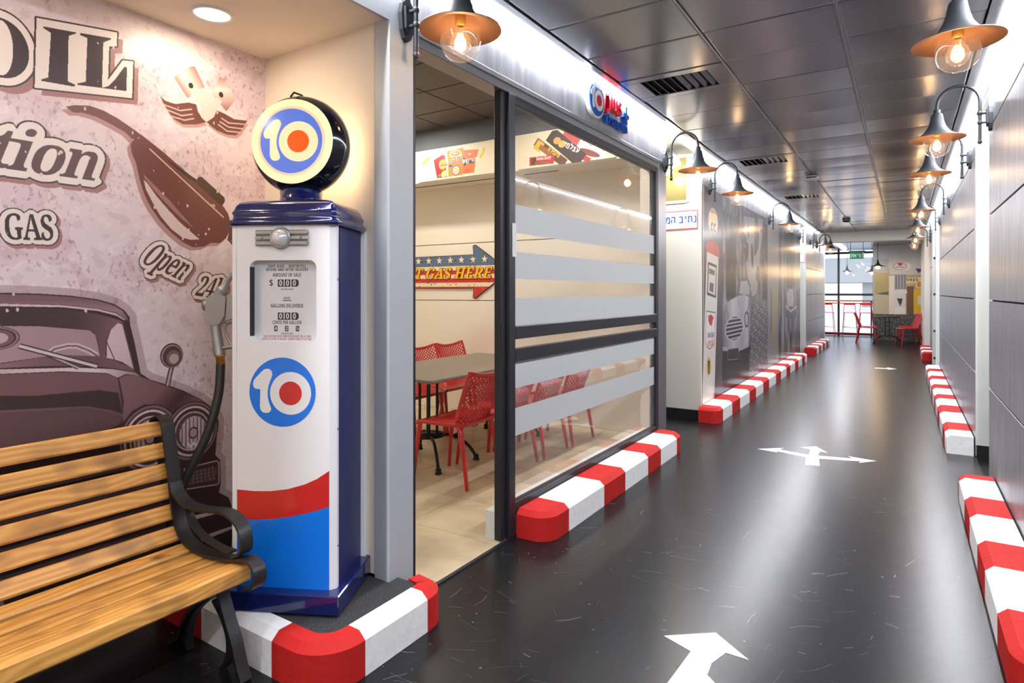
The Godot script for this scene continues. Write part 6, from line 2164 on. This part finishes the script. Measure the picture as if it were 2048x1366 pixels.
func fittings():
	# niche downlight
	var t := thing("downlight", "round recessed white ceiling downlight above the bench", "light", Vector3(-2.47, 2.58, -1.49))
	var g := Geo.new(true)
	g.lathe([Vector2(.070, -.001), Vector2(.074, -.008), Vector2(.085, -.006), Vector2(.088, 0)], Transform3D(), 36)
	part("trim_ring", g, M.white, t)
	g = Geo.new(true)
	g.lathe([Vector2(.072, -.002), Vector2(0, -.002)], Transform3D(), 36)
	part("diffuser", g, glow(rgb(255, 246, 230), 2.6, "downlight disc"), t)
	var l := AreaLight3D.new()
	l.name = "downlight_glow"
	l.area_size = Vector2(.13, .13)
	l.light_energy = .36
	l.light_color = rgb(255, 232, 200)
	l.shadow_enabled = true
	l.area_range = 15.0
	l.position = Vector3(0, -.012, 0)
	l.rotation_degrees.x = -90
	t.add_child(l)
	for q in [[-.35, "added unseen fill downlight above the bench's other end"], [1.6, "added unseen fill downlight behind the bench niche"]]:  # two unseen downlights added as fill to brighten the niche
		var c := another(t, "downlight", Vector3(-2.47, 2.58, q[0]), 0, q[1])
		(c.get_node("downlight_glow") as AreaLight3D).light_energy = .8
	# framed Hebrew sign
	var a := Art.new(Vector2.ZERO, Vector2(.70, .21), 900, rgb(238, 238, 234))
	for q in [[[.006, .006, .694, .006]], [[.694, .006, .694, .204]], [[.694, .204, .006, .204]], [[.006, .204, .006, .006]]]: a.line(flat(q[0]), .010, rgb(196, 44, 56))
	hebrew(a, "עדימה ביתנ", .062, Vector2(.185, .078), rgb(24, 84, 150), 0, .22)
	board("passage_sign", "white sign with red border and blue Hebrew words on passage wall", "sign", a, Vector3(-2.605, 2.095, -6.743), Vector3(-1.905, 2.095, -6.743), Vector3(-1.905, 2.305, -6.743), Vector3(-2.605, 2.305, -6.743), Vector3(0, 0, -.006))
	a = Art.new(Vector2.ZERO, Vector2(.30, .21), 500, rgb(230, 232, 230))
	for q in [[.005, .005, .295, .005], [.295, .005, .295, .205], [.295, .205, .005, .205], [.005, .205, .005, .005]]: a.line(flat(q), .010, rgb(170, 60, 66))
	hebrew(a, "דימה", .03, Vector2(.04, .12), rgb(60, 70, 90), 0, .22)
	hebrew(a, "ביתנ", .03, Vector2(.05, .06), rgb(60, 70, 90), 0, .22)
	board("recess_sign", "small white sign with thin red border in the far left recess", "sign", a, Vector3(-2.18, 2.066, -15.193), Vector3(-1.88, 2.066, -15.193), Vector3(-1.88, 2.276, -15.193), Vector3(-2.18, 2.276, -15.193), Vector3(0, 0, -.005))
	# high window over the sign
	var w := setting("window_2", "small dark olive window high on the passage wall", "window")
	slab("pane", Vector3(-3.0, 2.42, -6.749), Vector3(-2.03, 2.895, -6.745), mat(rgb(112, 108, 72), .15, 0, "olive pane"), w)
	slab("window_frame", Vector3(-2.03, 2.40, -6.751), Vector3(-2.0, 2.899, -6.735), M.pale, w, .002)
	slab("window_frame", Vector3(-3.0, 2.39, -6.751), Vector3(-2.03, 2.42, -6.735), M.pale, w, .002)
	# emergency light and round lamp in the passage, alarm on the beam end
	t = thing("emergency_light", "white wedge emergency light hung from the passage ceiling", "light fitting", Vector3(-2.10, 2.9, -6.45))
	g = Geo.new()
	g.box(Vector3(0, -.075, 0), Vector3(.11, .15, .20), .012, Basis(Vector3(0, 0, 1), .35))
	part("housing", g, M.white, t)
	slab("mount", Vector3(-.03, -.02, -.05), Vector3(.03, 0, .05), M.white, t)
	t = thing("dome_light", "small round white dome lamp under the passage ceiling", "light", Vector3(-2.18, 2.70, -6.5))
	g = Geo.new(true)
	g.lathe([Vector2(0, .03), Vector2(.06, .025), Vector2(.075, 0), Vector2(.06, -.02), Vector2(0, -.03)], Transform3D(), 24)
	part("dome", g, glow(rgb(255, 244, 224), 1.0, "dome glass"), t)
	g = Geo.new(true)
	g.tube([Vector3(0, .02, 0), Vector3(0, .2, 0)], .006, 6)
	part("stem", g, M.white, t)
	var pl := lamp_source(.4)
	pl.light_color = rgb(255, 240, 220)
	pl.position = Vector3(0, -.02, 0)
	t.add_child(pl)
	t = thing("alarm_box", "small dark alarm box with pale red lens above the shopfront lamp", "alarm", Vector3(-1.90, 2.78, -5.575))
	slab("housing", Vector3(-.03, -.05, -.03), Vector3(.03, .05, 0), M.iron, t, .005)
	g = Geo.new()
	g.box(Vector3(.0, .01, -.033), Vector3(.035, .045, .008), .003)
	part("lens", g, mat(rgb(224, 150, 140), .2), t)
	# another white light for the right-hand passage
	t = thing("dome_light", "small round white dome lamp in the right-hand passage", "light", Vector3(1.1, 2.86, -6.0))
	g = Geo.new(true)
	g.lathe([Vector2(.09, .04), Vector2(.09, .02), Vector2(.06, -.02), Vector2(0, -.03)], Transform3D(), 24)
	part("dome", g, glow(rgb(255, 250, 240), 1.0, "dome glass"), t)
	pl = lamp_source(.5)
	pl.light_color = rgb(250, 250, 255)
	pl.position = Vector3(0, -.01, 0)
	t.add_child(pl)
	# detectors on the ceiling
	for q in [[Vector3(-1.0, 2.893, -8.69), "square white detector on the steel ceiling beyond second vent"], [Vector3(-1.0, 2.893, -14.3), "round grey smoke detector on the steel ceiling near the far beam"]]:
		t = thing("smoke_detector", q[1], "detector", q[0])
		g = Geo.new(true)
		if q[0].z > -10.0:
			g.smooth = false
			g.box(Vector3(0, -.025, 0), Vector3(.15, .05, .15), .012)
			part("housing", g, M.white, t)
			slab("slot", Vector3(-.06, -.035, .074), Vector3(.06, -.02, .077), M.iron, t)
		else:
			g.lathe([Vector2(.075, 0), Vector2(.075, -.03), Vector2(.05, -.055), Vector2(0, -.06)], Transform3D(), 20)
			part("housing", g, M.iron, t)
			g = Geo.new(true)
			g.lathe([Vector2(.078, -.012), Vector2(.082, -.016), Vector2(.078, -.02)], Transform3D(), 20)
			part("ring", g, M.trim, t)

# ---------------------------------------------------------------- far end
func far_end():
	var c := setting("ceiling", "white ceiling and deep beam over the far sitting area", "ceiling")
	slab("drop_beam", Vector3(-2.0, 2.65, -17.3), Vector3(.62, 2.95, -17.65), M.pale, c)
	slab("far_ceiling", Vector3(-5.2, 2.74, -17.65), Vector3(.62, 2.85, -22.6), M.ceiling, c)
	slab("far_ceiling_side", Vector3(-5.2, 2.74, -15.3), Vector3(-2.0, 2.85, -17.65), M.pale, c)
	var w := setting("wall_far", "side walls of the far sitting area", "wall")
	slab("left_wall", Vector3(-5.3, 0, -15.3), Vector3(-5.2, 2.85, -22.6), M.pale, w)
	slab("near_wall", Vector3(-5.2, 0, -15.3), Vector3(-3.1, 2.85, -15.4), M.pale, w)
	# printed gas-station wall
	var a := Art.new(Vector2(-.76, 0), Vector2(1.16, 2.74), 420, rgb(176, 178, 180))
	far_print(a)
	var m := mat(Color.WHITE, .35, 0, "printed wall paper")
	m.albedo_texture = a.texture()
	m.texture_repeat = false
	var g := Geo.new()
	g.uvquad(Vector3(-.76, 0, -20.6), Vector3(.40, 0, -20.6), Vector3(.40, 2.74, -20.6), Vector3(-.76, 2.74, -20.6))
	var mp := part("wall_mural", g, m)
	tag(mp, "colour printed mural of an old fuel pump and yellow machine at the far end", "mural")
	w = setting("wall_end", "end wall block behind the far mural", "wall")
	slab("block", Vector3(-.76, 0, -20.603), Vector3(.62, 2.74, -22.6), M.pale, w)
	# window wall
	var win := setting("window_3", "tall dark framed window wall at the corridor's end", "window")
	var zz := -22.4
	for x in [-5.15, -3.9, -2.85, -1.785, -.80]: slab("mullion", Vector3(x - .03, 0, zz - .04), Vector3(x + .03, 2.74, zz + .04), M.frame, win)
	for y in [.05, 1.316, 2.66]: slab("transom", Vector3(-5.15, y - .035, zz - .035), Vector3(-.76, y + .035, zz + .035), M.frame, win)
	var xs := [-5.15, -3.9, -2.85, -1.785, -.80]
	for i in 4:
		for q in [[.085, 1.281], [1.351, 2.625]]:
			g = Geo.new()
			g.quad(Vector3(xs[i] + .03, q[0], zz), Vector3(xs[i + 1] - .03, q[0], zz), Vector3(xs[i + 1] - .03, q[1], zz), Vector3(xs[i] + .03, q[1], zz))
			part("pane", g, M.pane, win)
	# window counter with stools
	var t := thing("window_counter", "brown wooden counter shelf along the far window", "counter", Vector3(0, 0, -22.15))
	slab("counter_top", Vector3(-5.1, 1.10, -.18), Vector3(-.82, 1.14, .14), M.wood_rail, t, .004)
	slab("red_rail", Vector3(-5.1, 1.03, .06), Vector3(-.82, 1.06, .09), M.red_plastic, t)
	slab("foot_rail", Vector3(-5.1, .07, .0), Vector3(-.82, .11, .04), M.red_plastic, t)
	for x in [-5.0, -2.95, -.86]: slab("support", Vector3(x - .02, 0, -.02), Vector3(x + .02, 1.1, .02), M.frame, t)
	var st: Node3D
	for q in [[-2.05, "red wire bar stool at the window counter, beside the left wall end"], [-1.42, "red wire bar stool at the window counter, middle one"], [-.98, "red wire bar stool at the window counter, beside the far mural"]]:
		if st == null:
			st = thing("bar_stool", q[1], "stool", Vector3(q[0], 0, -21.75), 0, "red bar stools at the far window")
			stool(st)
		else:
			another(st, "bar_stool", Vector3(q[0], 0, -21.75), 0, q[1])
	# pendants
	var first: Node3D
	for q in [[Vector3(-1.45, 2.02, -21.0), "small dark cone pendant lamp before the window, beside exit sign"], [Vector3(-.80, 2.0, -21.0), "small dark cone pendant lamp before the far mural's edge"], [Vector3(-2.6, 2.0, -21.0), "small dark cone pendant lamp before the left window bay"], [Vector3(-.60, 2.10, -19.3), "larger dark cone pendant lamp hanging over the far round table"]]:
		if first == null:
			first = thing("pendant_lamp", q[1], "lamp", q[0], 0, "cone pendant lamps at the far end")
			g = Geo.new(true)
			g.tube([Vector3(0, .16, 0), Vector3(0, .75, 0)], .006, 6)
			part("cord", g, M.black, first)
			g = Geo.new(true)
			g.lathe([Vector2(0, .20), Vector2(.014, .19), Vector2(.022, .12), Vector2(.04, .06), Vector2(.08, .025), Vector2(.14, .003), Vector2(.145, -.002)], Transform3D(), 24)
			part("shade", g, M.iron, first)
			g = Geo.new(true)
			g.lathe([Vector2(0, .02), Vector2(.03, .0), Vector2(.05, -.04), Vector2(.035, -.08), Vector2(0, -.095)], Transform3D(), 14)
			part("bulb", g, glow(rgb(255, 206, 140), 4.0, "pendant bulb"), first)
			var l := lamp_source(.3)
			l.position = Vector3(0, -.04, 0)
			first.add_child(l)
		else:
			var o := another(first, "pendant_lamp", q[0], 0, q[1])
			if q[0].z > -20.0: o.scale = Vector3(1.35, .85, 1.35)
	# exit sign
	a = Art.new(Vector2.ZERO, Vector2(.34, .18), 420, rgb(40, 150, 96))
	hebrew(a, "האיצי", .075, Vector2(.03, .05), rgb(236, 244, 238), 0, .22)
	a.fill([PackedVector2Array(flat([.30, .02, .335, .02, .335, .16, .30, .16]))], rgb(230, 240, 234))
	board("exit_sign", "green and white exit sign hung under the far ceiling", "sign", a, Vector3(-1.245, 2.30, -19.0), Vector3(-.905, 2.30, -19.0), Vector3(-.905, 2.48, -19.0), Vector3(-1.245, 2.48, -19.0), Vector3(0, 0, -.02))
	var hg := thing("sign_rail", "dark rail that carries the green exit sign", "rail", Vector3(-1.075, 2.49, -19.01))
	slab("rail", Vector3(-.2, 0, -.015), Vector3(.2, .03, .015), M.frame, hg)
	for x in [-.15, .15]: slab("rod", Vector3(x - .006, .03, -.006), Vector3(x + .006, .25, .006), M.frame, hg)
	# linear light on the far ceiling
	t = thing("ceiling_light", "white linear light on the far ceiling, before the window wall", "light", Vector3(-1.55, 2.738, -20.0))
	slab("diffuser", Vector3(-.06, -.03, -1.6), Vector3(.06, 0, 1.6), M.led, t)
	var al := AreaLight3D.new()
	al.name = "far_glow"
	al.area_size = Vector2(.1, 3.0)
	al.light_energy = 4.5
	al.light_color = rgb(240, 244, 255)
	al.shadow_enabled = true
	al.area_range = 20.0
	al.position = Vector3(0, -.04, 0)
	al.rotation_degrees.x = -90
	t.add_child(al)

func stool(t: Node3D):
	var m: StandardMaterial3D = M.red_plastic
	for q in [[-1, -1], [1, -1], [1, 1], [-1, 1]]:
		var g := Geo.new(true)
		g.tube([Vector3(q[0] * .16, .75, q[1] * .15), Vector3(q[0] * .21, 0, q[1] * .21)], .010, 6)
		part("leg", g, m, t)
	var g := Geo.new(true)
	g.tube([Vector3(-.19, .30, .19), Vector3(.19, .30, .19), Vector3(.19, .30, -.19), Vector3(-.19, .30, -.19), Vector3(-.19, .30, .19)], .008, 6)
	part("foot_ring", g, m, t)
	g = Geo.new()
	g.box(Vector3(0, .755, 0), Vector3(.36, .02, .34), .008)
	part("seat", g, m, t)
	g = Geo.new(true)
	for sx in [-1, 1]:
		g = Geo.new(true)
		g.tube([Vector3(sx * .17, .75, .16), Vector3(sx * .15, .98, .20), Vector3(sx * .14, 1.05, .21)], .010, 6)
		part("back_post", g, m, t)
	g = Geo.new()
	g.box(Vector3(0, 1.03, .205), Vector3(.32, .06, .02), .006)
	part("back_rail", g, m, t)
	g = Geo.new(true)
	for i in 9:
		var x := -.14 + i * .035
		g.tube([Vector3(x, .78, .165), Vector3(x * .95, 1.0, .20)], .0035, 5)
	part("back_wires", g, m, t)

func far_print(a: Art):
	a.fill([PackedVector2Array(flat([-.8, 2.35, .5, 2.35, .5, 2.8, -.8, 2.8]))], rgb(196, 200, 206))
	a.fill([pts("f_hill")], rgb(176, 164, 110))
	a.fill([pts("f_green")], rgb(74, 104, 70))
	a.fill([pts("f_wall")], rgb(196, 186, 156))
	a.fill([PackedVector2Array(flat([-.36, .75, .5, .75, .5, 1.9, -.36, 1.9]))], rgb(190, 166, 116))
	a.fill([pts("f_door")], rgb(110, 82, 50))
	a.fill([pts("f_gable")], rgb(206, 208, 206))
	for i in 9: a.line([Vector2(-.36, 1.93 + i * .05), Vector2(.42, 1.925 + i * .05)], .006, rgb(170, 174, 176))
	for n in ["f_sign2", "f_sign"]:
		var p := pts(n)
		var r := Vector2(absf(p[1].x - p[0].x), absf(p[2].y - p[0].y))
		a.ellipse(p[0], r, rgb(190, 60, 76) if n == "f_sign" else rgb(214, 190, 194))
		a.ellipse(p[0], r * .9, rgb(228, 226, 228))
	a.fill([pts("f_pegasus")], rgb(200, 54, 66))
	write(a, "Mobilgas", "sans_bold", .055, Vector2(-.097, 2.09), rgb(70, 74, 96), 0, 0, .9, 0, true)
	a.fill([pts("f_blue")], rgb(60, 64, 130))
	a.fill([pts("f_band")], rgb(232, 222, 190))
	write(a, "TYRES", "sans_bold", .115, Vector2(-.02, 1.70), rgb(56, 50, 44), 0, 0, 1.1)
	a.fill([pts("f_col")], rgb(226, 222, 210))
	a.fill([pts("f_glasscyl")], rgb(140, 146, 150))
	for i in 7: a.line([Vector2(-.19 + i * .035, 1.47), Vector2(-.19 + i * .035, 1.90)], .010, rgb(196, 200, 204) if i % 2 else rgb(96, 102, 108))
	for y in [1.46, 1.91]: a.line([Vector2(-.24, y), Vector2(.06, y)], .03, rgb(206, 208, 208))
	a.fill([pts("f_pumpbody")], rgb(216, 216, 212))
	a.ellipse(Vector2(-.07, 1.40), Vector2(.15, .07), rgb(222, 222, 218))
	a.fill([pts("f_pumpblack")], rgb(56, 54, 56))
	a.fill([pts("f_pumpcard")], rgb(232, 232, 228))
	a.fill([pts("f_yellow")], rgb(226, 190, 30))
	a.fill([pts("f_white")], rgb(220, 222, 226))
	a.ellipse(pts("f_shell")[0], Vector2(.09, .11), rgb(226, 220, 206))
	a.ellipse(pts("f_shell")[0], Vector2(.06, .08), rgb(214, 150, 40))
	a.fill([pts("f_low")], rgb(92, 92, 92))
	var n := noise(91, .03, 4)
	for y in range(a.h - 320, a.h, 3):
		for x in range(0, a.w, 3):
			var v := 78 + 60 * n.get_noise_2d(x, y)
			a.im.fill_rect(Rect2i(x, y, 3, 3), rgb(v, v, v - 2))
	a.ellipse(Vector2(.38, .68), Vector2(.1, .05), rgb(50, 140, 190))

# ---------------------------------------------------------------- outside the window
func outside():
	var t := thing("viaduct", "grey concrete viaduct deck seen through the far window", "viaduct", Vector3(-10, 0, -62))
	var pale := mat(rgb(176, 176, 174), .9, 0, "concrete")
	slab("deck", Vector3(-40, 2.2, -3), Vector3(40, 3.6, 3), pale, t)
	slab("parapet", Vector3(-40, 3.6, 2.6), Vector3(40, 4.3, 3), pale, t)
	for x in [-24, -8, 8, 24]: slab("pier", Vector3(x - 1, -6, -2), Vector3(x + 1, 2.2, 2), pale, t)
	t = thing("roof_terrace", "white ribbed roof sloping below the far window", "roof", Vector3(-3.0, -.9, -27))
	var rb := mat(rgb(222, 222, 220), .8, 0, "white roof sheet")
	for i in 14:
		var g := Geo.new()
		g.box(Vector3(0, i * .11, -i * .62), Vector3(14, .12, .56), .02, Basis(Vector3(1, 0, 0), .17))
		part("roof_rib", g, rb, t)
	t = thing("ground", "pale paved yard outside the building", "ground", Vector3(0, -1.4, -60))
	slab("paving", Vector3(-60, -.2, -60), Vector3(60, 0, 35), mat(rgb(172, 172, 170), .9), t)
